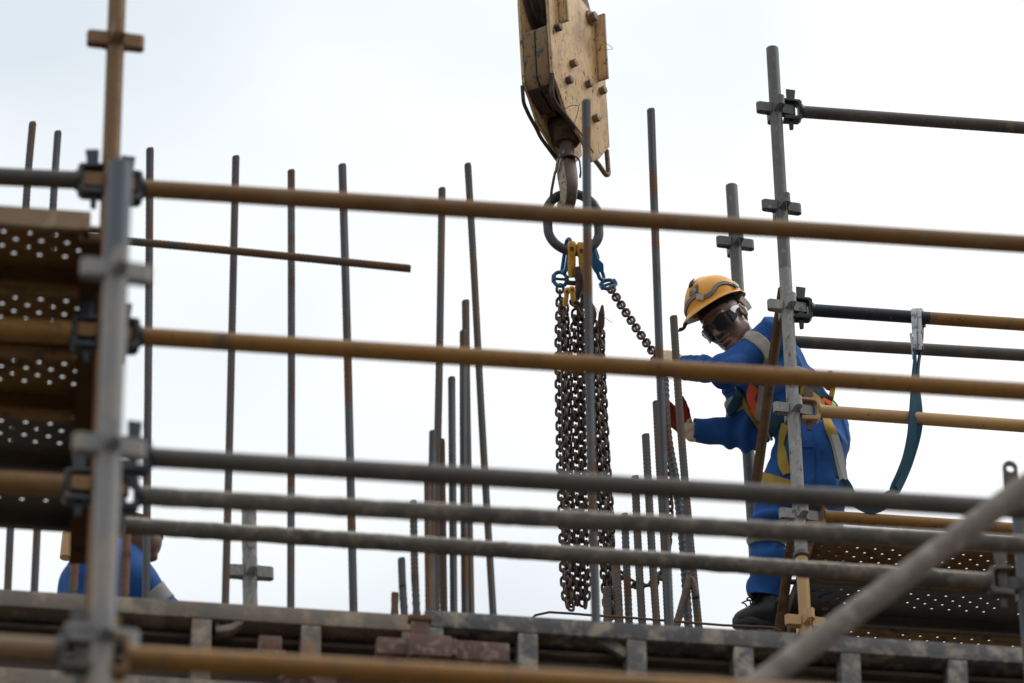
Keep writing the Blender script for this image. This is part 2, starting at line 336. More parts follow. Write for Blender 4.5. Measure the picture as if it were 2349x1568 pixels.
def ledger(a, b, mk, label, ends='L', r=.0266, crust=0, cmk=None, wmk=None, name='scaffold_ledger', group=None, two=None, mkw=0):
    th = thing(name, (a + b) / 2 + Vector((0, 0, -r)), label, 'scaffold tube', group)
    d = (b - a).normalized(); cmk = cmk or mk; wmk = wmk or cmk
    if 'R' not in ends: b = b + d * 1.1
    if two:                                  # tube painted in two colours
        s = a.lerp(b, two[0]); m = MB(); tubemesh(m, a, s, r); part('tube', m, MT[mk], th)
        m = MB(); tubemesh(m, s - d * .004, b, r * .995); part('tube', m, MT[two[1]], th)
    else:
        m = MB(); tubemesh(m, a, b, r, crust=crust, rnd=len(WM)); part('tube', m, MT[mk], th)
    for e in ends:
        p, x = (a, -d) if e == 'L' else (b, d)
        W = frame(p, x); c = put('end_clamp', shared('c', cmk), W, th)
        put('wedge', shared('w', wmk), frame(p + x * .043 + Vector((0, 0, .005 + mkw)), x), th)
    return th

# ------------------------------------------------------------------ near scaffold (left)
standard(at(271, -60, Y_FRONT), at(216, 1400, Y_FRONT), 'brownpaint', [95, 421, 766, 1117], 'tall brown scaffold standard topping all others, behind the grey standard', pmk='brownpaint', rot=.06)
standard(at(276, 376, Y_NEAR), at(229, 1568, Y_NEAR), 'greynear', [624, 1026, 1462], 'pale grey scaffold standard with cross-shaped collars beside the brown one', rot=.1, r=.0295, top=(615, 'greyblue'))
ledger(at(327, 433, Y_FRONT), at(2460, 568, Y_FRONT), 'brownpaint', 'topmost long brown guard rail tube crossing in front of the master link', cmk='blacktube')
ledger(at(320, 772, Y_FRONT), at(2460, 906, Y_FRONT), 'yellow', 'long ochre guard rail tube crossing in front of the worker\'s chest', cmk='blacktube')
ledger(at(345, 1050, Y_FRONT - .9), at(2460, 1176, Y_FRONT - .9), 'darktube', 'uppermost of three dark tubes crossing in front of the worker\'s thighs', cmk='blacktube')
ledger(at(318, 1138, Y_FRONT), at(2460, 1256, Y_FRONT), 'crust', 'middle of three dark tubes crossing in front of the worker\'s knees', crust=.0022, cmk='blacktube')
ledger(at(286, 1206, Y_MID), at(2268, 1334, Y_MID), 'crust', 'lowest of three cement-crusted tubes, ending in a clamp at the blue-grey standard', ends='R', crust=.002, cmk='darktube', wmk='steel')
ledger(at(296, 1508, Y_NEAR), at(2300, 1622, Y_NEAR), 'yellow', 'ochre tube in front of the steel formwork panels, clamped to the grey standard', cmk='brownpaint')
ledger(at(-420, 386, Y_FRONT), at(178, 414, Y_FRONT), 'darktube', 'dark tube above the perforated boards, clamped to the brown standard', ends='R', cmk='blacktube')
ledger(at(-420, 730, Y_FRONT), at(162, 764, Y_FRONT), 'yellow', 'ochre tube crossing beneath the perforated boards', ends='R', cmk='blacktube', r=.033, name='scaffold_transom')
ledger(at(-420, 1083, Y_FRONT), at(144, 1115, Y_FRONT), 'brownpaint', 'brown tube below the rearmost perforated board', ends='R', cmk='blacktube', r=.033, name='scaffold_transom')
ledger(at(-420, 1458, Y_NEAR), at(136, 1492, Y_NEAR), 'boardface', 'pale cement-stained tube below the upper rail of the rust-flecked formwork panel', ends='R', cmk='darktube')
m = MB(); tubemesh(m, at(151, 1281, Y_BAR + 2.2), at(157, 1225, Y_BAR + 2.2), .0245)
m.lathe([(.021, 0), (.021, .05)], at(151, 1281, Y_BAR + 2.2) , Z_, 16)
single('scaffold_tube', m, MT['tanpaint'], 'short tan tube end hanging above the crouching worker\'s back', 'scaffold tube')

# right-hand near standard with a holed lug, and the raking brace
th = standard(at(2334, 1108, Y_MID + .05), at(2362, 1470, Y_MID + .05), 'greydark', [1345], 'blue-grey scaffold standard with a holed lug at its top')
m = MB(); p = at(2318, 1092, Y_MID + .02)
hole = [(.013 * math.cos(i * math.pi / 6), .025 + .013 * math.sin(i * math.pi / 6)) for i in range(12)]
outer = [(.024, -.09), (.024, .03)] + [(.024 * math.cos(i * math.pi / 8), .03 + .024 * math.sin(i * math.pi / 8)) for i in range(1, 8)] + [(-.024, .03), (-.024, -.09)]
def plate_with_hole(m, outer, hole, t, ax, o):
    X, Y, Z = ax; bm = bmesh.new()
    vo = [bm.verts.new(o + X * a + Y * b) for a, b in outer]; vh = [bm.verts.new(o + X * a + Y * b) for a, b in hole]
    eo = [bm.edges.new((vo[i], vo[(i + 1) % len(vo)])) for i in range(len(vo))] + [bm.edges.new((vh[i], vh[(i + 1) % len(vh)])) for i in range(len(vh))]
    bmesh.ops.triangle_fill(bm, use_beauty=True, edges=eo)
    fs = [tuple(v.index for v in f.verts) for f in (bm.verts.index_update() or bm.faces)]
    vs = [v.co.copy() for v in bm.verts]; n = len(vs)
    allf = list(fs) + [tuple(i + n for i in reversed(f)) for f in fs]
    for ring in (vo, vh):
        ii = [v.index for v in ring]
        allf += [(ii[i], ii[(i + 1) % len(ii)], ii[(i + 1) % len(ii)] + n, ii[i] + n) for i in range(len(ii))]
    m.add([v - Z * (t / 2) for v in vs] + [v + Z * (t / 2) for v in vs], allf); bm.free()
plate_with_hole(m, outer, hole, .008, (X_, Z_, Y_), p); part('lug', m, MT['steel'], th)
a, b = at(2470, 1030, Y_NEAR + .5), at(1690, 1606, Y_NEAR + .5)
d = (b - a).normalized(); a -= d * .3; b += d * 1.6
m = MB(); tubemesh(m, a, b, .0305, crust=.0012); single('raking_brace', m, MT['tubewood'], 'cement-coated raking brace tube slanting across the perforated boards', 'scaffold tube')

# ------------------------------------------------------------------ scaffold beside the worker
standard(at(1771.5, 112, Y_RIGHT), at(1849, 1450, Y_RIGHT), 'galv', [252, 476, 705, 941, 1184, 1428], 'galvanised scaffold standard with a tan foot section in front of the worker', split=1277, rot=.12)
standard(at(1678, 427, Y_RIGHT + 1.0), at(1731, 1260, Y_RIGHT + 1.0), 'galvdark', [559, 777, 1000], 'galvanised scaffold standard behind the worker\'s helmet', rot=.12)
standard(at(571, 1142, Y_BAR + .15), at(574, 1400, Y_BAR + .15), 'galv', [1314], 'short galvanised standard rising behind the rust-flecked formwork panel', rot=.05, crust=.0014)
ledger(at(1838, 257, Y_RIGHT), at(2460, 302, Y_RIGHT), 'darktube', 'topmost dark ledger on the standard in front of the worker', cmk='blacktube')
ledger(at(1862, 712, Y_RIGHT), at(2460, 753, Y_RIGHT), 'blacktube', 'ledger painted black and ochre that carries the lanyard hooks', cmk='blacktube', two=(.225, 'yellow'))
ledger(at(1712, 778, Y_RIGHT + 1.0), at(2460, 822, Y_RIGHT + 1.0), 'darktube', 'grey ledger passing behind the lanyard hooks', cmk='galv')
ledger(at(1880, 944, Y_RIGHT), at(2460, 986, Y_RIGHT), 'tanpaint', 'chipped tan ledger clamped beside the worker\'s hip', cmk='tanpaint', wmk='rebarrust')
ledger(at(1892, 1186, Y_RIGHT), at(2460, 1224, Y_RIGHT), 'yellow', 'ochre ledger just above the perforated boards behind the raking brace', cmk='brownpaint', wmk='blacktube')
for (p0, p1, lab, dy) in (((1796, 664), (1733, 1120), 'brown diagonal brace rising past the worker\'s chest', -.13), ((1824, 1180), (1778, 1520), 'brown diagonal brace beside the worker\'s boot', .05)):
    a, b = at(*p0, Y_RIGHT + .25 + dy), at(*p1, Y_RIGHT + .25 + dy); m = MB(); tubemesh(m, b, a, .0212)
    single('diagonal_brace', m, MT['bracebrown'], lab, 'scaffold tube')

# ------------------------------------------------------------------ perforated steel boards
def board(x0, x1, y0, z, wd, mats, label, group, hole_r=.0068, sx=.073, dep=.058):
    """steel plank, holed deck sheet on top, side webs down, end cap at both ends; y0 = front edge, z = top"""
    th = thing('scaffold_board', Vector((x0, y0, z - dep)), label, 'scaffold board', group)
    m = MB(); rows = 5; cy = sx / 2; y_in = y0 + (wd - rows * cy) / 2; c = sx / 2
    nx = int((x1 - x0) / c); x0 = x1 - nx * c
    def cell(xa, ya, hole):
        q = c / 2; cx, cyy = xa + q, ya + q
        o8 = [(q, 0), (q, q), (0, q), (-q, q), (-q, 0), (-q, -q), (0, -q), (q, -q)]
        if not hole: m.add([(xa, ya, z), (xa + c, ya, z), (xa + c, ya + c, z), (xa, ya + c, z)], [(0, 1, 2, 3)]); return
        vs = [(cx + a, cyy + b, z) for a, b in o8] + [(cx + hole_r * math.cos(i * math.pi / 4), cyy + hole_r * math.sin(i * math.pi / 4), z) for i in range(8)]
        vs += [(cx + hole_r * math.cos(i * math.pi / 4), cyy + hole_r * math.sin(i * math.pi / 4), z - .004) for i in range(8)]
        m.add(vs, [(i, (i + 1) % 8, 8 + (i + 1) % 8, 8 + i) for i in range(8)] + [(8 + i, 8 + (i + 1) % 8, 16 + (i + 1) % 8, 16 + i) for i in range(8)])
    for i in range(nx):
        blank = (i % 13) in (11, 12) or i == 0
        for j in range(rows):
            cell(x0 + i * c, y_in + j * c, (i + j) % 2 == 0 and not blank)
    xe = x0 + nx * c
    for ya, yb in ((y0, y_in), (y_in + rows * c, y0 + wd)):
        m.add([(x0, ya, z), (xe, ya, z), (xe, yb, z), (x0, yb, z)], [(0, 1, 2, 3)])
    part('deck_sheet', m, mats[0], th, smooth=False)
    for s, yy in ((1, y0), (-1, y0 + wd)):
        m = MB(); t = .003
        poly = [(0, .002), (0, -dep), (s * .022, -dep), (s * .022, -dep + .012), (s * .019, -dep + .012), (s * .019, -dep + t), (s * t, -dep + t), (s * t, .002)]
        m.prism(poly, x0, xe, (Y_, Z_, X_), (0, yy, z)); part('side_web', m, mats[1] if s > 0 else mats[0], th, smooth=False)
    for xx in (x0 + .004, xe - .004):
        m = MB(); m.box((xx, y0 + wd / 2, z - dep / 2), (.006, wd - .008, dep - .006)); part('end_cap', m, mats[0], th)
        e = -1 if xx < (x0 + xe) / 2 else 1
        for k in (.25, .75):
            m = MB(); m.prism([(0, 0), (.045, 0), (.045, -.045), (.037, -.045), (.037, -.009), (0, -.009)], -.015, .015, (X_ * e, Z_, Y_), (xx - e * .003, y0 + wd * k, z - .002))
            part('hook', m, mats[1], th)
    return th
za = at(100, 480, Y_FRONT - .25).z
a, c_ = at(213, 500, Y_FRONT - .27), at(186, 1195, Y_FRONT + 1.55)
m = MB(); zt = za - .062
m.prism([(-.032, 0), (-.032, -.05), (.026, -.05), (.026, 0), (.02, 0), (.02, -.044), (-.026, -.044), (-.026, 0)], 0, (c_ - a).xy.length, (Vector(((c_ - a).y, -(c_ - a).x, 0)).normalized(), Z_, Vector(((c_ - a).x, (c_ - a).y, 0)).normalized()), (a.x, a.y, zt))
single('scaffold_transom', m, MT['bracebrown'], 'dark brown angle transom carrying the ends of the perforated boards beside the brown standard', 'scaffold tube')
xl = at(202, 520, Y_FRONT).x
names = ['front perforated board with a pale brown edge, under the dark tube', 'second perforated board behind the pale-edged one', 'third perforated board, above the ochre tube', 'fourth perforated board, with the ochre tube in front', 'rearmost perforated board over the crouching worker']
for i in range(5):
    bm_ = (MT['boardsteel'], MT['boardface'] if i == 0 else MT['boardgold']) if i < 3 else (MT['boardgrey'], MT['boardgold'])
    board(xl - 2.3, at(209 - 5 * i, 480 + 138 * i, Y_FRONT - .25 + i * .345).x, Y_FRONT - .25 + i * .345, za, .325, bm_, names[i], 'perforated boards on the left scaffold', hole_r=.0075)
zb = at(2000, 1222, Y_RIGHT + .05).z; xr = at(1856, 1240, Y_RIGHT).x
names = ['front perforated board with a rusty underside, beside the worker\'s knee', 'dark perforated board behind the rusty one, beside the tan foot section', 'rear rusty perforated board just above the formwork rail']
for i in range(3):
    bm_ = [(MT['boardsteel'], MT['boardsteel']), (MT['boardgrey'], MT['boardgrey']), (MT['boardsteel'], MT['boardsteel'])][i]
    board(xr + .03 * i, xr + 1.75, Y_RIGHT + .05 + i * .345, zb, .325, bm_, names[i], 'perforated boards on the right scaffold')
# ------------------------------------------------------------------ steel wall formwork
def panel(x0, x1, ztop, mk, ribs, label, low, rail_h=.062):
    th = thing('wall_formwork', Vector((x0, Y_FORM, ztop - 1.5)), label, 'formwork')
    dp = .115; Hh = 1.5
    m = MB(); m.box(((x0 + x1) / 2, Y_FORM + dp - .004, ztop - Hh / 2 - .002), (x1 - x0 - .01, .008, Hh - .01)); part('face_sheet', m, MT['skin_ply'], th)
    m = MB(); m.box(((x0 + x1) / 2, Y_FORM + dp / 2, ztop - rail_h / 2), (x1 - x0, dp, rail_h)); part('top_rail', m, MT[mk], th, bevel=.006)
    z2 = ztop - low; m = MB(); m.box(((x0 + x1) / 2, Y_FORM + dp / 2 - .012, z2 - .05), (x1 - x0, dp, .10)); part('cross_rail', m, MT[mk], th, bevel=.006)
    for k, x in enumerate(ribs):
        hz = ztop - rail_h - .002; w_ = .066
        m = MB(); hh = low - rail_h - .004
        m.box((x, Y_FORM + .052, hz - hh / 2), (w_, .105 - .003 * (k % 2), hh)); rb = part('rib', m, MT[mk], th, bevel=.005)
        mm = MB(); mm.lathe([(.001, -.003), (.011, -.003), (.011, .004)], (x + .004, Y_FORM - .001, hz - hh * .62), Y_, 14); part('bolt_hole', mm, MT['skin_ply'], rb)
    for q in (.105, .155, .2):
        m = MB(); m.prism([(0, 0), (.03, .008), (.03, .022), (0, .03)], x0 + .01, x1 - .01, (-Y_, Z_, X_), (0, Y_FORM + dp - .01, ztop - q)); part('stiffener', m, MT['skin_ply'], th)
    return th
XF = lambda px, py: at(px, py, Y_FORM).x
z_low = Z_FORM_L - at(100, 1540, Y_FORM).z
pl = panel(XF(-150, 1340), XF(962, 1418), Z_FORM_L, 'form', [XF(215, 1420), XF(463, 1440), XF(714, 1455), XF(945, 1470)], 'rust-flecked steel formwork panel with open ribs, lower of the two', z_low)
pr = panel(XF(974, 1395), XF(2500, 1500), Z_FORM_R, 'form2', [XF(995, 1450), XF(1212, 1480), XF(1461, 1490), XF(1707, 1510), XF(1952, 1520), XF(2198, 1530), XF(2420, 1540)], 'blue-grey steel formwork panel whose rail stands higher, below the worker', z_low + .06)
# ring bracket and struts inside the panels
m = MB(); c = at(511, 1427, Y_FORM + .03)
m.tube([c + Vector((.022 * math.cos(a), 0, .022 * math.sin(a))) for a in np.linspace(0, 2 * math.pi, 21)[:-1]], .008, 8, closed=True)
m.strip([at(494, 1452, Y_FORM + .03), at(530, 1447, Y_FORM + .03), at(552, 1432, Y_FORM + .03), at(564, 1414, Y_FORM + .03)], .022, .05, up=(0, 1, 0))
part('lifting_eye', m, MT['form'], pl, bevel=.002)
m = MB(); m.strip([at(1352, 1452, Y_FORM + .04), at(1438, 1504, Y_FORM + .04)], .036, .028, up=(0, 1, 0)); part('strut', m, MT['form2'], pr, bevel=.003)
m = MB(); c = at(1468, 1462, Y_FORM + .03); m.tube([c + Vector((.02 * math.cos(a), 0, .02 * math.sin(a))) for a in np.linspace(0, 2 * math.pi, 21)[:-1]], .007, 8, closed=True); part('lifting_eye', m, MT['form2'], pr)
# red-oxide clamps that join the panels
def box_px(m, x0, y0, x1, y1, Y, dep, taper=None):
    a = at((x0 + x1) / 2, y0, Y); b = at((x0 + x1) / 2, y1, Y); xa = at(x0, (y0 + y1) / 2, Y).x; xb = at(x1, (y0 + y1) / 2, Y).x
    m.box(((xa + xb) / 2, Y, (a.z + b.z) / 2), (xb - xa, dep, abs(a.z - b.z)), taper=taper)
Yc = Y_FORM - .045
th = thing('formwork_clamp', at(1000, 1518, Yc), 'wide red-oxide formwork clamp with an upright wedge over the panel joint', 'clamp')
m = MB(); box_px(m, 862, 1474, 945, 1512, Yc, .07); part('jaw', m, MT['clampred'], th, bevel=.006)
m = MB(); box_px(m, 1030, 1482, 1166, 1526, Yc + .004, .066); part('jaw', m, MT['clampred'], th, bevel=.006)
m = MB(); box_px(m, 934, 1466, 1034, 1514, Yc - .03, .06); box_px(m, 1008, 1474, 1046, 1512, Yc - .012, .06); part('housing', m, MT['clampred'], th, bevel=.005)
m = MB(); box_px(m, 944, 1424, 982, 1470, Yc - .03, .022, taper=1.1); part('wedge', m, MT['clampred'], th, bevel=.003)
m = MB(); box_px(m, 936, 1416, 990, 1428, Yc - .03, .04); part('wedge_head', m, MT['rebarrust'], th, bevel=.004)
th = thing('formwork_clamp', at(622, 1508, Yc), 'small red-oxide clamp between two ribs of the rust-flecked panel', 'clamp')
m = MB(); box_px(m, 592, 1466, 645, 1508, Yc, .05); part('housing', m, MT['clampred'], th, bevel=.006)
m = MB(); box_px(m, 582, 1500, 654, 1512, Yc - .01, .06); part('jaw', m, MT['clampred'], th, bevel=.004)
m = MB(); box_px(m, 606, 1476, 632, 1500, Yc - .028, .012); part('wedge', m, MT['rebarrust'], th, bevel=.002)
th = thing('formwork_clamp', at(690, 1575, Yc), 'red-oxide clamp half hidden under the ochre tube', 'clamp')
m = MB(); m.tube([at(640, 1562, Yc - .03), at(660, 1550, Yc - .03), at(700, 1552, Yc - .03), at(722, 1566, Yc - .03)], .011, 8); part('handle', m, MT['clampred'], th)
m = MB(); box_px(m, 640, 1556, 770, 1590, Yc + .015, .05); part('housing', m, MT['clampred'], th, bevel=.006)

# ------------------------------------------------------------------ reinforcement bars
def bar_mesh(m, path, r, pitch=.0125, rib=.0013, seg=8, twist=0, fine=True):
    P = [Vector(p) for p in path]
    # resample smoothly (Catmull-Rom)
    def cr(i, t):
        p0, p1, p2, p3 = P[max(i - 1, 0)], P[i], P[i + 1], P[min(i + 2, len(P) - 1)]
        return .5 * ((2 * p1) + (-p0 + p2) * t + (2 * p0 - 5 * p1 + 4 * p2 - p3) * t * t + (-p0 + 3 * p1 - 3 * p2 + p3) * t ** 3)
    pts = []
    for i in range(len(P) - 1):
        k = max(2, int((P[i + 1] - P[i]).length / (pitch / 3)))
        pts += [cr(i, j / k) for j in range(k)]
    pts.append(P[-1])
    o = len(m.v); n = len(pts)
    sc = [1 + (rib / r if (i % 3 == 0 and 1 < i < n - 2) else 0) for i in range(n)]; sc[0] = sc[-1] = .88
    m.sweep(pts, [(r * math.cos(2 * math.pi * q / seg), r * math.sin(2 * math.pi * q / seg)) for q in range(seg)], scale=sc)
    for i in range(1, n - 1):                # slanted ribs
        t = (pts[i + 1] - pts[i - 1]).normalized()
        for q in range(seg):
            v = m.v[o + i * seg + q]; a = 2 * math.pi * q / seg + twist * i
            m.v[o + i * seg + q] = v + t * (.45 * r * math.cos(a) if q % 4 else 0)
def rebar(pts, Y, r, mk, label, group=None, down=.9, zmin=None, **k):
    W = [at(px, py, Y) for px, py in pts]; r *= 1.22
    d = (W[-1] - W[-2]).normalized()
    if down: W.append(W[-1] + d * down)
    m = MB(); bar_mesh(m, list(reversed(W)), r, **k)
    return single('rebar', m, MT[mk], label, 'rebar', group)
GL = 'tall rebars above the rust-flecked formwork panel'
rebar([(75, 282), (60, 465), (40, 860), (18, 1345)], Y_BAR, .0108, 'rebarmid', 'tall leaning rebar with a rusty foot passing behind the perforated boards')
rebar([(133, 303), (122, 470), (101, 880), (79, 1350)], Y_BAR, .0108, 'rebar', 'grey rebar passing behind the perforated boards')
rebar([(344, 342), (341, 760), (335, 1365)], Y_BAR, .0112, 'rebar', 'grey tall rebar right beside the crouching worker\'s shoulder')
rebar([(541, 360), (529, 900), (517, 1380)], Y_BAR, .0108, 'rebarmid', 'tall rebar leaning over the short galvanised standard')
rebar([(668, 392), (668.5, 850), (667, 1390)], Y_BAR, .0108, 'rebar', 'straight upright rebar right of the short galvanised standard')
rebar([(785, 379), (797, 800), (811, 1402)], Y_BAR, .0118, 'rebar', 'thick dark rebar near the free end of the level bar')
rebar([(1014, 433), (1008.5, 800), (1002, 1120), (1000, 1398)], Y_BAR + .1, .0108, 'rebarmid', 'brown tall rebar at the clustered bars, left of the tallest')
rebar([(1073, 377), (1086, 600), (1105, 960), (1131, 1405)], Y_BAR + .25, .0105, 'rebarmid', 'tallest brown rebar of the clustered bars, leaning away')
rebar([(1068, 691), (1072, 1000), (1080, 1402)], Y_BAR + .2, .0112, 'rebarmid', 'half-height rebar paired tightly with a shorter grey bar')
rebar([(1063, 760), (1063, 1000), (1067, 1400)], Y_BAR + .16, .0108, 'rebar', 'grey rebar paired tightly with a slightly longer bar')
rebar([(1036, 867), (1038, 1100), (1041, 1400)], Y_BAR + .1, .0108, 'rebar', 'half-height rebar standing alone between two clusters')
rebar([(993, 990), (990, 1200), (990, 1398)], Y_BAR + .02, .0108, 'rebar', 'grey rebar touching the brown tall bar of the cluster')
rebar([(1012, 1010), (1015, 1200), (1018, 1398)], Y_BAR + .16, .0108, 'rebarrust', 'rusty rebar squeezed behind the brown tall bar')
rebar([(981, 1072), (982, 1240), (984, 1398)], Y_BAR, .0105, 'rebarrust', 'rust-red rebar at the edge of the cluster')
rebar([(948, 1150), (951, 1300), (956, 1415)], Y_BAR, .0105, 'rebarmid', 'coarse-ribbed rebar just outside the cluster', pitch=.017, rib=.002)
rebar([(921, 1282), (923, 1340), (928, 1416)], Y_BAR, .0108, 'rebar', 'short rebar with a rusty cut end, taller of two stubs')
rebar([(906, 1372), (905, 1418)], Y_BAR, .0105, 'rebarrust', 'rebar stub barely clearing the formwork rail')
rebar([(294, 1175), (290, 1260), (286, 1365)], Y_BAR - .7, .0115, 'rebarrust', 'rusty rebar in front of the crouching worker\'s back beside the grey standard')
rebar([(178, 1205), (173, 1270), (167, 1355)], Y_BAR - .7, .0115, 'rebarrust', 'coarse rusty rebar in front of the crouching worker\'s far shoulder', pitch=.02, rib=.002)
m = MB(); bar_mesh(m, [at(150, 541, Y_BAR - .08), at(500, 573, Y_BAR - .08), at(942, 617, Y_BAR - .08)], .0145)
single('rebar', m, MT['rebarrust'], 'level rust-brown rebar tied across the tall upright bars', 'rebar')
rebar([(1344.5, 232), (1348, 600), (1355, 1000), (1367, 1425)], Y_FORM + .35, .0125, 'rebar', 'very tall blurred rebar crossing the hook block and the chains', down=1.0)
rebar([(1493, 252), (1506, 620), (1521, 1040), (1537, 1432)], Y_FORM + 1.9, .0125, 'rebar', 'tall rebar the worker reaches around', down=1.8)
GR = 'rebars between the chains and the worker'
YR = YB2 - .02
rebar([(1545, 727), (1560, 960), (1582, 1230), (1602, 1432)], YR - .25, .0128, 'rebarmid', 'brown rebar ending at the height of the worker\'s upper hand', pitch=.016, rib=.0016, down=.5)
rebar([(1524, 868), (1532, 1000), (1551, 1110), (1566, 1240), (1579, 1430)], YR - .05, .0135, 'rebar', 'twisted coarse-ribbed bar beside the worker\'s lower hand', pitch=.026, rib=.003, down=.5)
rebar([(1505, 922), (1512, 1060), (1521, 1200), (1532, 1430)], YR - .1, .0120, 'rebarmid', 'dark rebar half hidden behind the tall bar the worker reaches around', pitch=.016, rib=.0016, down=.5)
rebar([(1481, 998), (1488, 1130), (1497, 1290), (1506, 1425)], YR - .2, .0128, 'rebarmid', 'brown rebar topped by a rusty lip, first beside the tall bar', pitch=.016, rib=.0016, down=.5)
rebar([(1457, 1094), (1461, 1200), (1467, 1320), (1473, 1425)], YR - .2, .0128, 'rebarmid', 'grey-brown rebar next shorter than the lipped one', pitch=.016, rib=.0016, down=.5)
rebar([(1433, 1180), (1437, 1290), (1443, 1425)], YR - .15, .0120, 'rebar', 'dark grey ringed rebar in the slack chain\'s bight', pitch=.018, rib=.002, down=.5)
rebar([(1411, 1272), (1416, 1350), (1420, 1425)], YR - .2, .0145, 'rebarmid', 'thick tan rebar in front of the slack chain bundle', pitch=.02, rib=.002, down=.5)
rebar([(1392, 1349), (1394, 1430)], YR - .2, .0135, 'rebarrust', 'rust-topped rebar stub in front of the slack chain bundle', pitch=.02, rib=.002, down=.5)
rebar([(1597, 1372), (1592, 1345), (1584, 1330), (1576, 1352), (1554, 1428)], YR - .32, .0125, 'hookdark', 'dark hairpin bar bent over beside the brown rebar', down=.5)
m = MB(); YT = YB2 - .38
m.tube([at(x, y, YT) for x, y in ((1212, 1428), (1228, 1412), (1260, 1405), (1310, 1408), (1345, 1411), (1450, 1418), (1560, 1427), (1660, 1435), (1740, 1438), (1772, 1440), (1790, 1447))], .0052, 8)
single('tie_bar', m, MT['rebarrust'], 'thin rusty bar lying along the formwork rail to the worker\'s boot', 'bar')
# ================================================================== crane hook block
ZB = 24.6                                        # depth of the block along the view
hr = Vector((math.cos(YAW), -math.sin(YAW), 0)); hd = Vector((math.sin(YAW), math.cos(YAW), 0))   # level right / level away
E1 = (hr * .5 + hd * .866).normalized(); E2 = (hr * .866 - hd * .5).normalized(); E3 = Z_
T2 = .078
kink = atd(1268, 168, ZB)                        # front lower corner of the right cheek plate
BO = kink - E2 * T2                              # block origin, mid thickness
def bl(s, t, u=0.0): return BO + E1 * s + E3 * t + E2 * u
def bpx(px, py, u):                              # picture place on the plane u of the block -> (s, t)
    d = ray(px, py); o = BO + E2 * u; k = (o - CAM_POS).dot(E2) / d.dot(E2); p = CAM_POS + d * k - o
    return p.dot(E1), p.dot(E3)
blk = thing('crane_hook_block', bl(.3, -.75), 'yellow-tan crane hook block with bolted cheek plates and forged hook', 'hook block')
# outline of a cheek plate read on the outer face of the right plate
OUT = [bpx(x, y, T2) for x, y in ((1256, -60), (1258, 0), (1262, 70), (1268, 168), (1282, 205), (1300, 262), (1337, 322), (1349, 350), (1360, 372), (1374, 366), (1399, 337), (1394, 250), (1388, 165), (1377, 50), (1366, 40), (1335, 0), (1303, -46))]
OUT[0] = (OUT[1][0] - .01, .62); OUT[-1] = (OUT[-2][0] - .13, .64)
for u0, u1 in ((T2 - .016, T2), (-T2, -T2 + .016)):
    m = MB(); m.prism(OUT, u0, u1, (E1, E3, E2), BO); part('cheek_plate', m, MT['blockpaint'], blk, bevel=.004)
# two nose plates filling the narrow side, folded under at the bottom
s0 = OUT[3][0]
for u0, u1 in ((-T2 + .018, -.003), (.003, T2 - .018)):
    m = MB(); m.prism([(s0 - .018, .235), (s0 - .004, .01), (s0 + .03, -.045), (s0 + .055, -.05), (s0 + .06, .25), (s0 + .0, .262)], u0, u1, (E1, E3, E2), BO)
    part('nose_plate', m, MT['blockedge_shaded'], blk, bevel=.004)
    m = MB(); m.prism([(s0 + .012, -.04), (s0 + .03, -.052), (s0 + .13, -.10), (s0 + .14, -.09), (s0 + .03, -.03)], u0 + .002, u1 - .002, (E1, E3, E2), BO); part('belly_plate', m, MT['blockrust_shaded'], blk, bevel=.002)
m = MB(); m.prism([(s0 + .13, .0), (s0 + .40, -.02), (s0 + .40, .40), (s0 + .17, .14)], -T2 + .017, T2 - .017, (E1, E3, E2), BO); part('core', m, MT['blockrust_shaded'], blk)
# sheaves
for u in (-.034, .034):
    m = MB(); m.lathe([(.02, -.016), (.19, -.018), (.215, -.020), (.222, -.017), (.195, -.004), (.195, .004), (.222, .017), (.215, .020), (.19, .018), (.02, .016)], bl(.19, .50, u), E2, 40); part('sheave', m, MT['steel'], blk)
    for s in (-.005, .385):
        m = MB(); m.tube([bl(s, .5, u), bl(s, 3, u), bl(s, 14, u)], .0095, 8); part('wire_rope', m, MT['rope'], blk)
# hex bolts with boss plates
for i, (zx, zy, big) in enumerate(((455, 195, 0), (685, 125, 1), (560, 440, 0), (530, 555, 0), (665, 580, 0), (760, 625, 0), (715, 815, 0))):
    px, py = 1125.6 + zx * .3355, zy * .3355; s, t = bpx(px - 3, py, T2)
    if big:
        m = MB(); m.lathe([(.0, .010), (.034, .010), (.036, 0)], bl(s, t, T2), E2, 20); part('washer', m, MT['blockedge_shaded'], blk)
    m = MB(); R0 = .019 + .004 * big; m.lathe([(0, .026 + .008 * big), (R0, .026 + .008 * big), (R0, 0)], bl(s, t, T2), E2, 6); bo = part('bolt', m, MT['blockedge_shaded'] if big else MT['steel'] if i in (0, 3) else MT['blockedge_shaded'], blk, bevel=.0025)
# flange bars welded on the face
def flange(pts, w, lab):
    m = MB(); q = [bpx(1125.6 + x * .3355, y * .3355, T2) for x, y in pts]
    m.strip([bl(s, t, T2 + w / 2) for s, t in q], w, .012, up=E1); part('flange', m, MT['blockpaint'], blk, bevel=.002)
flange([(712, 118), (722, 330), (735, 560)], .052, '')
flange([(455, -80), (463, 60), (470, 165)], .046, '')
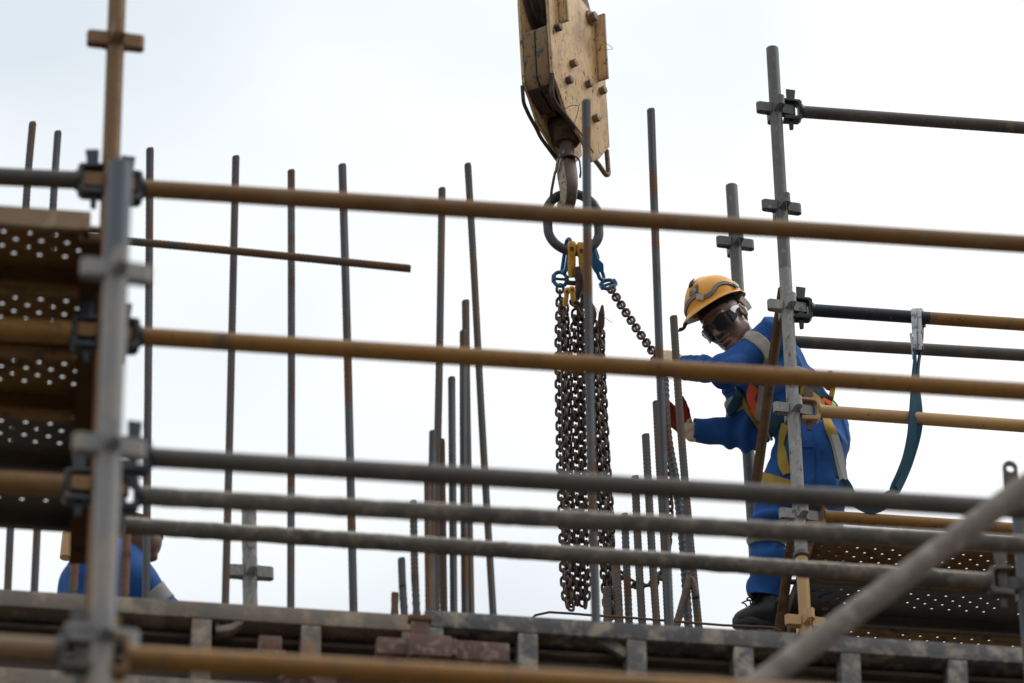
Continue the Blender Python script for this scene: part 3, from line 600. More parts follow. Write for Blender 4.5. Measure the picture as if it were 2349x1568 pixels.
# bent guard bars
def guard(pts, u, r, mk='blockrust_shaded'):
    m = MB(); P = [bl(*bpx(1125.6 + x * .3355, y * .3355, u), u) for x, y in pts]
    Q = []
    for i in range(len(P) - 1): Q += [P[i].lerp(P[i + 1], k / 4) for k in range(4)]
    Q.append(P[-1]); Q = [Q[0]] + [(Q[i - 1] + Q[i] * 2 + Q[i + 1]) / 4 for i in range(1, len(Q) - 1)] + [Q[-1]]
    m.tube(Q, r, 10); part('guard_bar', m, MT[mk], blk)
guard([(418, 508), (418, 660), (445, 715), (535, 825), (640, 965), (690, 1050)], T2 - .008, .011)
guard([(216, 590), (224, 705), (262, 790), (316, 885), (340, 940), (474, 1120)], -T2 + .008, .0085)
guard([(690, 1070), (740, 1130), (788, 1200), (806, 1195), (800, 1120), (793, 1030)], T2 - .02, .011, 'blockedge_shaded')
# crosshead, shank, hook
SC = bpx(1125.6 + 520 * .3355, 1000 * .3355, 0.0); hs = SC[0]; ht = SC[1]
m = MB(); m.lathe([(.0, -.072), (.055, -.072), (.06, -.06), (.06, .06), (.055, .072), (0, .072)], bl(hs, ht + .10), E2, 24); m.lathe([(.066, .09), (.068, .03), (.05, .0), (.0, .0)], bl(hs, ht + .01), E3, 20)
part('crosshead', m, MT['blockrust_shaded'], blk)
# hook plane holds the view direction, so its spine faces the camera
HP = (hd * .97 - hr * .24).normalized()         # direction in the hook's plane, level, away from the camera
HW = HP.cross(Z_).normalized()                  # across the hook
o = bl(hs, ht)
m = MB(); m.lathe([(.0, .05), (.033, .05), (.033, -.06), (.036, -.075), (.040, -.11)], o, E3, 20); part('shank', m, MT['hookdark'], blk)
path, ws, ds = [], [], []
ctr = o + Z_ * -.27 + HP * .04                  # centre of the bowl
prof_pts = [(-.005, -.045, .032, .032), (-.008, -.09, .040, .038), (-.014, -.14, .045, .042), (-.026, -.19, .045, .045), (-.038, -.235, .042, .047), (-.042, -.275, .039, .048), (-.033, -.312, .036, .048), (0.0, -.338, .034, .048), (.04, -.342, .033, .046), (.08, -.32, .031, .042), (.10, -.28, .027, .036), (.11, -.24, .02, .026), (.115, -.21, .012, .015)]
vs = []; fs = []; K = 12; mi = []
prof_pts = [(a * .9, b * .92, wv, dv) for a, b, wv, dv in prof_pts]
for i, (a, b, wv, dv) in enumerate(prof_pts):
    p = o + HP * a + Z_ * b
    a0, b0 = prof_pts[max(i - 1, 0)][:2]; a1, b1 = prof_pts[min(i + 1, len(prof_pts) - 1)][:2]
    t = (HP * (a1 - a0) + Z_ * (b1 - b0)).normalized(); nn = t.cross(HW).normalized()
    if i < 1: nn = HP
    if nn.dot(ctr - p) < 0 and i > 0: nn = -nn    # towards the bowl
    # rounded trapezoid: inner side wide, spine narrow
    for (x, y) in ((-.42, -1), (.42, -1), (.62, -.88), (.95, .1), (1, .45), (.85, .8), (.45, .98), (-.45, .98), (-.85, .8), (-1, .45), (-.95, .1), (-.62, -.88)):
        vs.append(p + HW * (wv * x) + nn * (dv * y))
for i in range(len(prof_pts) - 1):
    for q in range(K):
        fs.append((i * K + q, i * K + (q + 1) % K, (i + 1) * K + (q + 1) % K, (i + 1) * K + q)); mi.append(1 if q in (0, 1, 11) else 0)
fs += [tuple(range(K)), tuple(range((len(prof_pts) - 1) * K, len(prof_pts) * K))]; mi += [0, 0]
m = MB(); m.v = vs; m.f = fs; m.m = mi
hk = put('hook', mesh('hook', m, [MT['hooksteel'], MT['hookdark']], ang=50, org=WM[blk].translation), WM[blk].copy(), blk)
# safety latch strap round the neck
c = o + Z_ * -.075
m = MB(); pp = []
for a in np.linspace(-.15, math.pi + .15, 15):
    q = math.sin(a); pp.append(c + HW * (-.058 * math.cos(a)) - HP * (.052 * q + .004) + Z_ * (.035 * q - .04 - (.03 if a > 2.6 else .045 if a < .5 else 0)))
m.strip(pp, .007, .026, up=Z_); part('latch', m, MT['steel'], hk)
m = MB(); q0 = pp[0]; m.tube([q0, q0 + Z_ * -.07 + HW * -.012, q0 + Z_ * -.15 - HW * .02], .006, 8); part('latch_spring', m, MT['blackpl'], hk)
def wire(pts, Z, r, parent, mk='blackpl'):
    m = MB(); P = [atd(x, y, Z) for x, y in pts]; Q = []
    for i in range(len(P) - 1): Q += [P[i].lerp(P[i + 1], k / 3) for k in range(3)]
    m.tube(Q + [P[-1]], r, 6); part('tie_wire', m, MT[mk], parent)
wire([(1382, 94), (1405, 110), (1405.5, 113), (1384, 116)], ZB + .25, .0012, blk)
wire([(1296, 250), (1312, 242), (1326, 243), (1327, 252), (1320, 275), (1314, 288)], ZB - .12, .0014, blk)

# ================================================================== master link and chain slings
CZ = 24.35                                       # depth of the master link: its crown sits in the bowl of the hook
for _ in range(20): CZ += .9 * (o + HP * .045 - atd(1314.5, 511, CZ) - Z_ * .15).dot(hd)
def ring_path(c, ax, az, w, h, n=40):
    """rounded oblong"""
    pts = []; rr = w / 2; st = h / 2 - rr
    for i in range(n):
        a = 2 * math.pi * i / n; x, z = rr * math.cos(a), rr * math.sin(a); z += st if math.sin(a) > 1e-6 else -st if math.sin(a) < -1e-6 else 0
        pts.append(c + ax * x + az * z)
    return pts
mc = atd(1314.5, 511, CZ); az = (Z_ + hr * -.03).normalized(); axr = (hr + hd * .12).normalized()
m = MB(); m.tube(ring_path(mc, axr, az, .222, .30, 48), .0205, 14, closed=True)
single('master_link', m, MT['ring'], 'thick dark oval master link hanging in the hook', 'lifting ring')
CL_P = .0345
def link_mesh(mk='chain', wire_r=.0064, w=.0285, st=.0085):
    m = MB(); pts = []
    for i in range(16):
        a = 2 * math.pi * i / 16; s = math.sin(a)
        pts.append((w / 2 * math.cos(a), 0, w / 2 * s + (st if s > 1e-6 else -st if s < -1e-6 else 0)))
    # split the flat sides
    m.tube(pts, wire_r, 6, closed=True); return mesh('chain_link', m, MT[mk], ang=60)
LINK = link_mesh()
def smooth_path(P, n=12):
    P = [Vector(p) for p in P]; out = []
    for i in range(len(P) - 1):
        p0, p1, p2, p3 = P[max(i - 1, 0)], P[i], P[i + 1], P[min(i + 2, len(P) - 1)]
        for k in range(n):
            t = k / n; out.append(.5 * ((2 * p1) + (-p0 + p2) * t + (2 * p0 - 5 * p1 + 4 * p2 - p3) * t * t + (-p0 + 3 * p1 - 3 * p2 + p3) * t ** 3))
    return out + [P[-1]]
def chain(path, parent, base=.6, wob=.25, pitch=CL_P, alt0=0):
    P = smooth_path(path); acc = 0; i = 0; cur = P[0]; k = alt0; pts = [P[0]]
    for a, b in zip(P[:-1], P[1:]):
        L_ = (b - a).length
        while acc + L_ >= pitch * (len(pts)):
            pts.append(a.lerp(b, (pitch * len(pts) - acc) / L_))
        acc += L_
    for j in range(len(pts) - 1):
        c = (pts[j] + pts[j + 1]) / 2; t = (pts[j + 1] - pts[j]).normalized()
        ref = hr if abs(t.dot(hr)) < .9 else Z_
        x = (ref - t * ref.dot(t)).normalized(); ang = base + (k % 2) * math.pi / 2 + random.uniform(-wob, wob); y = t.cross(x)
        x2 = x * math.cos(ang) + y * math.sin(ang); y2 = t.cross(x2)
        M4 = Matrix((x2, y2, t)).transposed().to_4x4(); M4.translation = c
        put('chain_link', LINK, M4, parent); k += 1
    return k
def coupling(c, t, nrm, parent, mk='blue', r=.028, wr=.0085):
    """hammerlock coupling: two half links with a pin between; t = along the chain, nrm = normal of the ring"""
    t = t.normalized(); nrm = nrm.normalized(); x = t.cross(nrm).normalized()
    for s in (1, -1):
        m = MB(); pts = [c + x * (r * math.cos(a)) + t * (s * (.006 + r * 1.05 * math.sin(a))) for a in np.linspace(0, math.pi, 13)]
        m.tube(pts, wr, 10)
        for e in ((1,) if s > 0 else (1,)):
            for xx in (1, -1):
                m.lathe([(0, -.0085), (.0125, -.0085), (.0135, 0), (.0125, .0085), (0, .0085)], c + x * (xx * (r + .0005)) + t * (s * .007), x, 10)
        part('coupling_half', m, MT[mk], parent)
    m = MB(); m.tube([c - x * (r + .004), c + x * (r + .004)], .0062, 8); part('pin', m, MT['hookdark'], parent)
def eye_link(p0, p1, width, r, parent, mk, nrm):
    """long welded link from p0 to p1"""
    m = MB(); t = (p0 - p1); h = t.length; t.normalize(); x = t.cross(nrm).normalized()
    m.tube(ring_path((p0 + p1) / 2, x, t, width, h, 24), r, 10, closed=True); part('end_link', m, MT[mk], parent)
def grab_hook(px, py0, py1, Z, parent, mk, sc=1.0, lean=0.0):
    """clevis grab hook: rounded eye with rivet, long tapering shank, claw at the foot"""
    a, b = atd(px, py0, Z), atd(px + lean, py1, Z + (py0 - py1) * 0 ); t = (b - a).normalized(); L_ = (b - a).length; x = hr; 
    nrm = x.cross(t).normalized();  # faces the camera
    if nrm.dot(CF) > 0: nrm = -nrm
    m = MB(); W_ = [(0, .012), (.06, .0185), (.14, .0215), (.24, .0225), (.32, .020), (.38, .0165), (.5, .0175), (.7, .0175), (.88, .016), (1, .010)]
    vs = []; K = 10
    for (q, w_) in W_:
        w_ *= sc; d_ = w_ * (.75 if q < .32 else 1.0)
        for i in range(K):
            an = 2 * math.pi * i / K; vs.append(a + t * (L_ * q) + x * (w_ * math.cos(an)) + nrm * (d_ * math.sin(an)))
    n = len(W_)
    m.add(vs, [(i * K + q, i * K + (q + 1) % K, (i + 1) * K + (q + 1) % K, (i + 1) * K + q) for i in range(n - 1) for q in range(K)] + [tuple(range(K)), tuple(range((n - 1) * K, n * K))])
    o_ = part('grab_hook', m, MT[mk], parent, ang=60)
    m = MB(); m.lathe([(0, .006), (.008 * sc, .006), (.0095 * sc, .002), (.0095 * sc, -.006)], a + t * (L_ * .2) + nrm * (.0185 * sc), nrm, 12); part('rivet', m, MT['hookdark'], o_)
    return b
GC = 'slack chain legs doubled up under the master link'
def strand_px(pts, Z): return [atd(x, y, Z) for x, y in pts]
def hang(x_top, y_top, x_bot, y_bot, Z, dz, n=5, bow=0):
    """pixels to a hanging line: depth follows the vertical so the chain hangs plumb"""
    a = atd(x_top, y_top, Z); Yp = a.y + dz
    return [at(x_top + (x_bot - x_top) * k / n + bow * math.sin(math.pi * k / n), y_top + (y_bot - y_top) * k / n, Yp) for k in range(n + 1)]
# --- left leg: blue link, blue coupling, chain doubled twice
A = thing('chain_sling', atd(1300, 1405, CZ), 'chain leg with blue coupling hanging in tight loops, farthest from the worker', 'chain sling', GC)
eye_link(atd(1305, 549, CZ - .05), atd(1293, 626, CZ - .06), .040, .0085, A, 'blue', (hr * .85 + hd * .5))
coupling(atd(1285, 641, CZ - .06), -Z_, hd * -1 + hr * .15, A)
Y0 = atd(1290, 900, CZ - .35).y
def down(path, Y): return [at(x, y, Y) for x, y in path]
chain(down([(1285, 655), (1284, 700), (1282, 800), (1284, 1000), (1290, 1200), (1294, 1330), (1302, 1398)], Y0 + .03), A, base=.2)
chain(down([(1289, 690), (1293, 800), (1296, 1000), (1300, 1200), (1303, 1330), (1310, 1400)], Y0 - .02), A, base=1.1)
chain(down([(1296, 700), (1301, 800), (1304, 1000), (1309, 1200), (1313, 1330), (1312, 1398)], Y0 + .05), A, base=.5)
# --- middle leg: two yellow grab hooks
B = thing('chain_sling', atd(1335, 1405, CZ), 'chain leg with two yellow grab hooks hanging in tight loops between its neighbours', 'chain sling', GC)
grab_hook(1312, 554, 638, CZ - .09, B, 'sling_yellow', 1.0, -1); grab_hook(1332, 556, 652, CZ - .09, B, 'sling_yellow', 1.0, 9)
grab_hook(1312, 657, 694, CZ - .22, B, 'sling_yellow', .62, 3); grab_hook(1302, 660, 704, CZ - .2, B, 'sling_yellow', .62, -6)
def fat(pts, rs, parent, mk, name, Z):
    m = MB(); P = [atd(x, y, Z) for x, y in pts]; P = smooth_path(P, 4); k = len(P); sc = [np.interp(i / (k - 1) * (len(rs) - 1), range(len(rs)), rs) for i in range(k)]
    m.tube(P, 1.0, 10, scale=sc); part(name, m, MT[mk], parent)
fat([(1324, 612), (1327, 630), (1331, 650), (1324, 676), (1318, 690), (1323, 700)], [.016, .022, .020, .019, .017, .010], B, 'chain', 'shackle', CZ - .12)
fat([(1298, 648), (1312, 650), (1330, 650), (1350, 652)], [.011, .011, .012, .011], B, 'chain', 'cross_pin', CZ - .09)
fat([(1336, 640), (1344, 655), (1346, 680), (1340, 700), (1332, 706)], [.016, .02, .019, .015, .008], B, 'chain', 'shackle', CZ - .05)
grab_hook(1338, 670, 706, CZ - .22, B, 'chain', .6, -3)
chain(strand_px([(1312, 692), (1322, 696), (1330, 708), (1334, 722)], CZ - .2), B, base=.7)
Y1 = atd(1330, 900, CZ - .3).y
chain(down([(1319, 712), (1318, 800), (1321, 1000), (1324, 1200), (1325, 1330), (1324, 1396)], Y1), B, base=.3)
chain(down([(1333, 716), (1331, 800), (1333, 1000), (1334, 1200), (1337, 1330), (1335, 1402)], Y1 + .02), B, base=.95)
chain(down([(1340, 720), (1340, 850), (1342, 1050), (1346, 1250), (1348, 1330), (1341, 1402)], Y1 + .05), B, base=.1)
# --- right leg, bundled, brown hooks
C_ = thing('chain_sling', atd(1400, 1425, CZ), 'brown-hooked chain leg hanging in tight loops nearest the worker', 'chain sling', GC)
fat([(1352, 700), (1360, 720), (1356, 745), (1350, 760)], [.015, .017, .014, .009], C_, 'rebarrust', 'brown_hook', CZ - .1)
fat([(1382, 700), (1380, 722), (1378, 748), (1370, 760), (1364, 752)], [.004, .014, .016, .014, .010], C_, 'rebarrust', 'brown_hook', CZ - .1)
wire([(1362, 700), (1372, 716), (1388, 730), (1405, 741)], CZ - .12, .0012, C_)
Y2 = atd(1370, 900, CZ - .3).y
chain(down([(1352, 700), (1354, 800), (1361, 1000), (1375, 1200), (1386, 1330), (1396, 1425)], Y2 + .03), C_, base=.4)
chain(down([(1364, 740), (1366, 850), (1374, 1050), (1387, 1200), (1398, 1330), (1404, 1428)], Y2), C_, base=1.0)
chain(down([(1372, 752), (1376, 850), (1384, 1050), (1396, 1200), (1410, 1330), (1412, 1425)], Y2 + .02), C_, base=.15)
chain(down([(1380, 762), (1383, 870), (1392, 1050), (1402, 1200), (1404, 1330), (1400, 1425)], Y2 + .06), C_, base=.7)
# --- the leg the worker pulls: blue shortener, couplings, taut chain to his glove, then slack
Dd = thing('chain_sling', atd(1440, 760, CZ), 'chain leg with blue fittings pulled taut to the worker\'s glove', 'chain sling')
YH = Y_WORK + .03
hand = at(1508, 822, YH)
eye_link(atd(1348, 552, CZ - .03), atd(1366, 600, CZ - .03), .045, .0095, Dd, 'blue', (hr * .6 - hd * .8))
m = MB(); a = atd(1352, 566, CZ - .05); b = atd(1378, 622, CZ - .05); t = (b - a).normalized(); x = t.cross(CF).normalized(); L_ = (b - a).length
m.prism([(-.022, .0), (.022, .0), (.03, .6 * L_), (.026, L_), (-.012, L_ * 1.05), (-.024, .8 * L_), (-.012, .55 * L_)], -.016, .016, (x * -1, t, CF), a); part('shortener', m, MT['blue'], Dd, bevel=.005)
eye_link(atd(1371, 611, CZ - .04), atd(1382, 642, CZ - .04), .034, .008, Dd, 'blue', (hr * .7 - hd * .7))
e0 = atd(1395, 653, CZ - .04)
coupling(e0, (hand - e0), -hd + hr * .1 - Z_ * .3, Dd)
tip = e0 + (hand - e0).normalized() * .03
kk = chain([tip, tip.lerp(hand, .33) - Z_ * .008, tip.lerp(hand, .66) - Z_ * .008, hand], Dd, base=.5, wob=.12)
chain([hand, at(1514, 850, YH), at(1519, 900, YH + .02), at(1524, 960, YH + .03), at(1530, 1060, YH + .03), at(1536, 1160, YH + .03), at(1533, 1240, YH + .02), at(1522, 1305, YH), at(1505, 1336, YH - .05), at(1470, 1345, YH - .05), at(1440, 1335, YH - .05), at(1420, 1318, YH - .1), at(1404, 1310, YH - .15)], Dd, base=.8, alt0=kk)
# ================================================================== bodies from smooth-blended solids (surface nets)
class Field:
    def __init__(s, lo, hi, h):
        s.h = h; s.o = np.array(lo, dtype=np.float32); s.n = [int((b - a) / h) + 2 for a, b in zip(lo, hi)]
        s.D = np.full(s.n, .08, dtype=np.float32)
        s.ax = [s.o[i] + h * np.arange(s.n[i], dtype=np.float32) for i in range(3)]
    def block(s, lo, hi):
        sl = []
        for i in range(3):
            a = max(0, int((lo[i] - s.o[i]) / s.h)); b = min(s.n[i], int((hi[i] - s.o[i]) / s.h) + 2); sl.append(slice(a, max(a, b)))
        X, Y, Z = np.meshgrid(*[s.ax[i][sl[i]] for i in range(3)], indexing='ij')
        return tuple(sl), X, Y, Z
    def merge(s, sl, d, k, sub=False):
        a = s.D[sl]
        if sub: a = -a
        if sub: d2 = d
        if k > 0:
            h = np.clip(.5 + .5 * (a - d) / k, 0, 1); r = a * (1 - h) + d * h - k * h * (1 - h)
        else: r = np.minimum(a, d)
        s.D[sl] = r
    def cone(s, p, q, r1, r2, k=.03, flat=None):
        """tapered capsule; flat=(axis, factor) squashes the section along an axis"""
        p, q = np.array(p, dtype=np.float32), np.array(q, dtype=np.float32); mg = max(r1, r2) * 1.3 + .05
        sl, X, Y, Z = s.block(np.minimum(p, q) - mg, np.maximum(p, q) + mg)
        v = q - p; L2 = max(float(v @ v), 1e-9)
        t = np.clip(((X - p[0]) * v[0] + (Y - p[1]) * v[1] + (Z - p[2]) * v[2]) / L2, 0, 1)
        dx, dy, dz = X - (p[0] + v[0] * t), Y - (p[1] + v[1] * t), Z - (p[2] + v[2] * t)
        if flat is not None:
            a = np.array(flat[0], dtype=np.float32); a /= np.linalg.norm(a); c = (dx * a[0] + dy * a[1] + dz * a[2]) * (1 / flat[1] - 1)
            dx, dy, dz = dx + a[0] * c, dy + a[1] * c, dz + a[2] * c
        d = np.sqrt(dx * dx + dy * dy + dz * dz) - (r1 + (r2 - r1) * t)
        s.merge(sl, d, k)
    def ell(s, c, axes, rad, k=.015, carve=False):
        if axes is AXH: rad = tuple(r * HS for r in rad)
        c = np.array(c, dtype=np.float32); A = np.array([list(a) for a in axes], dtype=np.float32); mg = max(rad) + .03
        sl, X, Y, Z = s.block(c - mg, c + mg); P = [(X - c[0]) * A[i][0] + (Y - c[1]) * A[i][1] + (Z - c[2]) * A[i][2] for i in range(3)]
        k0 = np.sqrt(sum((P[i] / rad[i]) ** 2 for i in range(3))); k1 = np.sqrt(sum((P[i] / rad[i] ** 2) ** 2 for i in range(3))) + 1e-6
        d = k0 * (k0 - 1) / k1
        if carve:
            a = s.D[sl]; kk = k; h = np.clip(.5 - .5 * (a + d) / kk, 0, 1); s.D[sl] = a * (1 - h) + (-d) * h + kk * h * (1 - h)
        else: s.merge(sl, d, k)
    def cut(s, p, nrm):
        """keep the half space behind the plane"""
        X, Y, Z = np.meshgrid(*s.ax, indexing='ij', sparse=True)
        d = (X - p[0]) * nrm[0] + (Y - p[1]) * nrm[1] + (Z - p[2]) * nrm[2]; s.D = np.maximum(s.D, d.astype(np.float32))
    def nets(s):
        D = s.D; S = D < 0; nx, ny, nz = D.shape
        cnt = np.zeros((nx - 1, ny - 1, nz - 1), dtype=np.int8)
        cs = [(i, j, k) for i in (0, 1) for j in (0, 1) for k in (0, 1)]
        for i, j, k in cs: cnt += S[i:nx - 1 + i, j:ny - 1 + j, k:nz - 1 + k]
        act = (cnt > 0) & (cnt < 8); idx = np.argwhere(act); ids = np.full(act.shape, -1, dtype=np.int32); ids[act] = np.arange(len(idx))
        vals = {c: D[idx[:, 0] + c[0], idx[:, 1] + c[1], idx[:, 2] + c[2]] for c in cs}
        acc = np.zeros((len(idx), 3)); num = np.zeros(len(idx))
        for a in cs:
            for b in cs:
                if sum(b) - sum(a) == 1 and sum(x != y for x, y in zip(a, b)) == 1:
                    da, db = vals[a], vals[b]; mk = (da < 0) != (db < 0); t = np.where(mk, da / np.where(mk, da - db, 1), 0)
                    acc += mk[:, None] * (np.array(a) + t[:, None] * (np.array(b) - np.array(a))); num += mk
        V = (idx + acc / num[:, None]) * s.h + s.o
        F = []
        for ax in range(3):
            o1, o2 = (ax + 1) % 3, (ax + 2) % 3
            A = [slice(0, n) for n in D.shape]; B = list(A); A[ax] = slice(0, D.shape[ax] - 1); B[ax] = slice(1, D.shape[ax])
            ch = S[tuple(A)] != S[tuple(B)]; e = np.argwhere(ch); ok = (e[:, o1] > 0) & (e[:, o2] > 0) & (e[:, o1] < D.shape[o1] - 1) & (e[:, o2] < D.shape[o2] - 1); e = e[ok]
            inside = S[e[:, 0], e[:, 1], e[:, 2]]
            def cell(d1, d2):
                c = e.copy(); c[:, o1] -= d1; c[:, o2] -= d2; return ids[c[:, 0], c[:, 1], c[:, 2]]
            q = np.stack([cell(1, 1), cell(0, 1), cell(0, 0), cell(1, 0)], 1); q[~inside] = q[~inside][:, ::-1]; F.append(q)
        return V.astype(np.float32), np.concatenate(F)
def vnormals(V, F):
    n = np.zeros_like(V); a = np.cross(V[F[:, 2]] - V[F[:, 0]], V[F[:, 3]] - V[F[:, 1]])
    for i in range(4): np.add.at(n, F[:, i], a)
    return n / (np.linalg.norm(n, axis=1, keepdims=True) + 1e-12)
def relax(V, F, it=2):
    for _ in range(it):
        s = np.zeros_like(V); c = np.zeros(len(V))
        for i in range(4):
            for j in (1, 3): np.add.at(s, F[:, i], V[F[:, (i + j) % 4]]); np.add.at(c, F[:, i], 1)
        V = V * .5 + s / c[:, None] * .5
    return V
def np_mesh(name, V, F, mats, mi=None, org=Vector()):
    me = bpy.data.meshes.new(name); V = V - np.array(org)
    me.vertices.add(len(V)); me.vertices.foreach_set('co', V.astype(np.float32).ravel()); k = F.shape[1]
    me.loops.add(F.size); me.loops.foreach_set('vertex_index', F.astype(np.int32).ravel()); me.polygons.add(len(F)); me.polygons.foreach_set('loop_start', np.arange(0, F.size, k, dtype=np.int32))
    for m in mats: me.materials.append(m)
    if mi is not None: me.polygons.foreach_set('material_index', mi.astype(np.int32))
    me.update(calc_edges=True); me.validate(); me.polygons.foreach_set('use_smooth', [True] * len(me.polygons)); return me
def np_part(name, V, F, mats, parent, mi=None):
    if not isinstance(mats, (list, tuple)): mats = [mats]
    W = Matrix.Translation(WM[parent].translation); return put(name, np_mesh(name, V, F, mats, mi, W.translation), W, parent)
def sub_mesh(V, F, keep):
    f = F[keep]; u, inv = np.unique(f, return_inverse=True); return V[u], inv.reshape(f.shape), u
def shell(V, Nn, F, keep, off, th=.003):
    """a patch of the surface lifted off by `off`, closed round its rim and as thick as th"""
    v, f, u = sub_mesh(V, F, keep); nn = Nn[u]; n = len(v)
    ed = {}
    for q in f:
        for i in range(4):
            a, b = int(q[i]), int(q[(i + 1) % 4]); ed[(a, b)] = 1
    rim = [(a, b) for (a, b) in ed if (b, a) not in ed]
    V2 = np.concatenate([v + nn * off, v + nn * (off - th)]); F2 = np.concatenate([f, f[:, ::-1] + n])
    if rim: F2 = np.concatenate([F2, np.array([[b, a, a + n, b + n] for a, b in rim])])
    return V2, F2
def snap_rim(V, F, keep, tv, t0, t1, axis, lim=.014):
    """pull the rim of a band onto its two end planes so its edges run clean"""
    V3 = V.copy(); ee = {}
    for q in F[keep]:
        for k in range(4): ee[(int(q[k]), int(q[(k + 1) % 4]))] = 1
    rim = np.array(sorted({v for (x, y) in ee if (y, x) not in ee for v in (x, y)})); tr = tv[rim]
    tg = np.where(np.abs(tr - t0) < np.abs(tr - t1), t0, t1); ok = np.abs(tg - tr) * np.linalg.norm(axis) < lim
    V3[rim[ok]] += ((tg - tr)[ok])[:, None] * axis
    return V3
def fnoise(P, sc, seed=0):
    """cheap smooth noise from warped sines"""
    x, y, z = (P * sc + seed).T
    return (np.sin(x + 1.7 * np.sin(y * .9 + seed)) + np.sin(y * 1.1 + 1.5 * np.sin(z * .8)) + np.sin(z * .95 + 1.6 * np.sin(x * .85))) / 3

def cloth(name, c1, c2, c3=None, weave=900, sc=3.0, rough=.85, dirt=None):
    m = worn(name, c1, c2, c3, s1=sc, s2=7, lo=.58, hi=.75, rough=rough, bump=.35, bs=weave / 8, c4=dirt, s4=11, lo4=.62, hi4=.8, spec=.25); return m
MT.update(
    blue_cloth=cloth('blue_coverall_cloth', (.011, .064, .22), (.016, .082, .28), (.009, .05, .17), dirt=(.025, .065, .17)),
    band=cloth('grey_reflective_tape', (.31, .29, .25), (.26, .245, .215), (.2, .19, .17)),
    orange=cloth('orange_hivis_cloth', (.72, .10, .03), (.65, .085, .03)),
    webbing=cloth('dark_teal_webbing', (.012, .05, .085), (.018, .065, .10)),
    yellow_web=cloth('yellow_webbing', (.34, .225, .04), (.29, .19, .035), (.16, .12, .04)),
    cream=cloth('cream_knit', (.62, .50, .36), (.5, .38, .26), (.3, .2, .12)),
    redpalm=cloth('red_latex_palm', (.23, .02, .016), (.17, .015, .012)),
    greypack=cloth('grey_shock_pack', (.25, .245, .25), (.2, .195, .2)),
    green=cloth('lime_tape', (.35, .62, .10), (.3, .55, .09)),
    skin=worn('dark_skin', (.15, .078, .055), (.12, .062, .043), (.095, .046, .032), s1=14, s2=40, lo=.5, hi=.8, rough=.42, bump=.15, bs=220, spec=.5),
    hair=worn('black_hair', (.008, .007, .007), (.015, .013, .012), rough=.9, bump=1.0, bs=320),
    helmet=worn('helmet_plastic', (.72, .33, .03), (.66, .29, .028), (.45, .2, .03), s1=5, s2=30, lo=.66, hi=.75, rough=.32, bump=.06, bs=30, c4=(.25, .13, .04), s4=60, lo4=.68, hi4=.74),
    lens=worn('dark_lens', (.006, .006, .008), (.008, .008, .01), rough=.08, bump=0, spec=.35),
    greyplastic=worn('grey_plastic', (.3, .32, .35), (.26, .28, .31), rough=.4, bump=0),
    elastic=worn('striped_elastic', (.02, .022, .035), (.03, .03, .045), rough=.8, bump=.3),
    elastic_w=worn('pale_elastic', (.55, .5, .42), (.45, .4, .34), rough=.8, bump=.3),
    navy=worn('navy_sticker', (.012, .025, .075), (.016, .03, .085), rough=.4, bump=.05),
    sticker=worn('tan_sticker', (.55, .36, .12), (.5, .33, .11), rough=.4, bump=.05),
    leather=worn('black_boot_leather', (.008, .008, .010), (.014, .014, .016), (.03, .028, .026), s1=10, s2=30, lo=.62, hi=.75, rough=.42, bump=.4, bs=90),
    alu=worn('aluminium', (.40, .41, .43), (.30, .31, .33), (.2, .2, .21), s1=12, s2=50, rough=.4, metal=.6, bump=.2),
)

# ------------------------------------------------------------------ the worker pulling the chain
def wp(px, py, dy=0.0): return np.array(at(px, py, Y_WORK + dy))
J = dict(pel=wp(1862, 1000), waist=wp(1815, 925), chest=wp(1748, 832), ls=wp(1776, 774, -.15), rs=wp(1697, 864, .15), nk=wp(1712, 792, -.03),
         le=wp(1668, 852, -.17), lw=wp(1573, 844, .02), re=wp(1720, 1000, .16), rw=wp(1588, 987, .16),
         lh=wp(1882, 1030, -.09), rh=wp(1838, 1035, .08), lk=np.array((at(1884, 1200, Y_WORK).x, Y_WORK - .04, zb + .092)), la=np.array((at(1884, 1200, Y_WORK).x + .04, Y_WORK + .36, zb + .085)), rk=wp(1760, 1196, -.02), ra=wp(1757, 1385, .06))
HF = (CR * -.50 + CU * -.20 - CF * .84).normalized(); HU = (CR * -.56 + CU * .80 + CF * .22); HU = (HU - HF * HU.dot(HF)).normalized(); HL = HU.cross(HF).normalized()
HC = at(1664, 737, Y_WORK - .10); HS = 1.13
def hp(f, l, u): return HC + HF * (f * HS) + HL * (l * HS) + HU * (u * HS)
AXH = (HF, HL, HU)
foot = Vector(J['la']); foot.z = J['ra'][2] - .09
per = thing('person', Vector((J['ra'][0], J['ra'][1], J['ra'][2] - .11)), 'worker in blue coveralls, yellow helmet and dark glasses leaning out to hold a chain', 'person')
lo = np.min([v for v in J.values()], 0) - .28; hi = np.max([v for v in J.values()], 0) + .28
hi = np.maximum(hi, np.array(HC) + .25); lo = np.minimum(lo, np.array(HC) - .25)
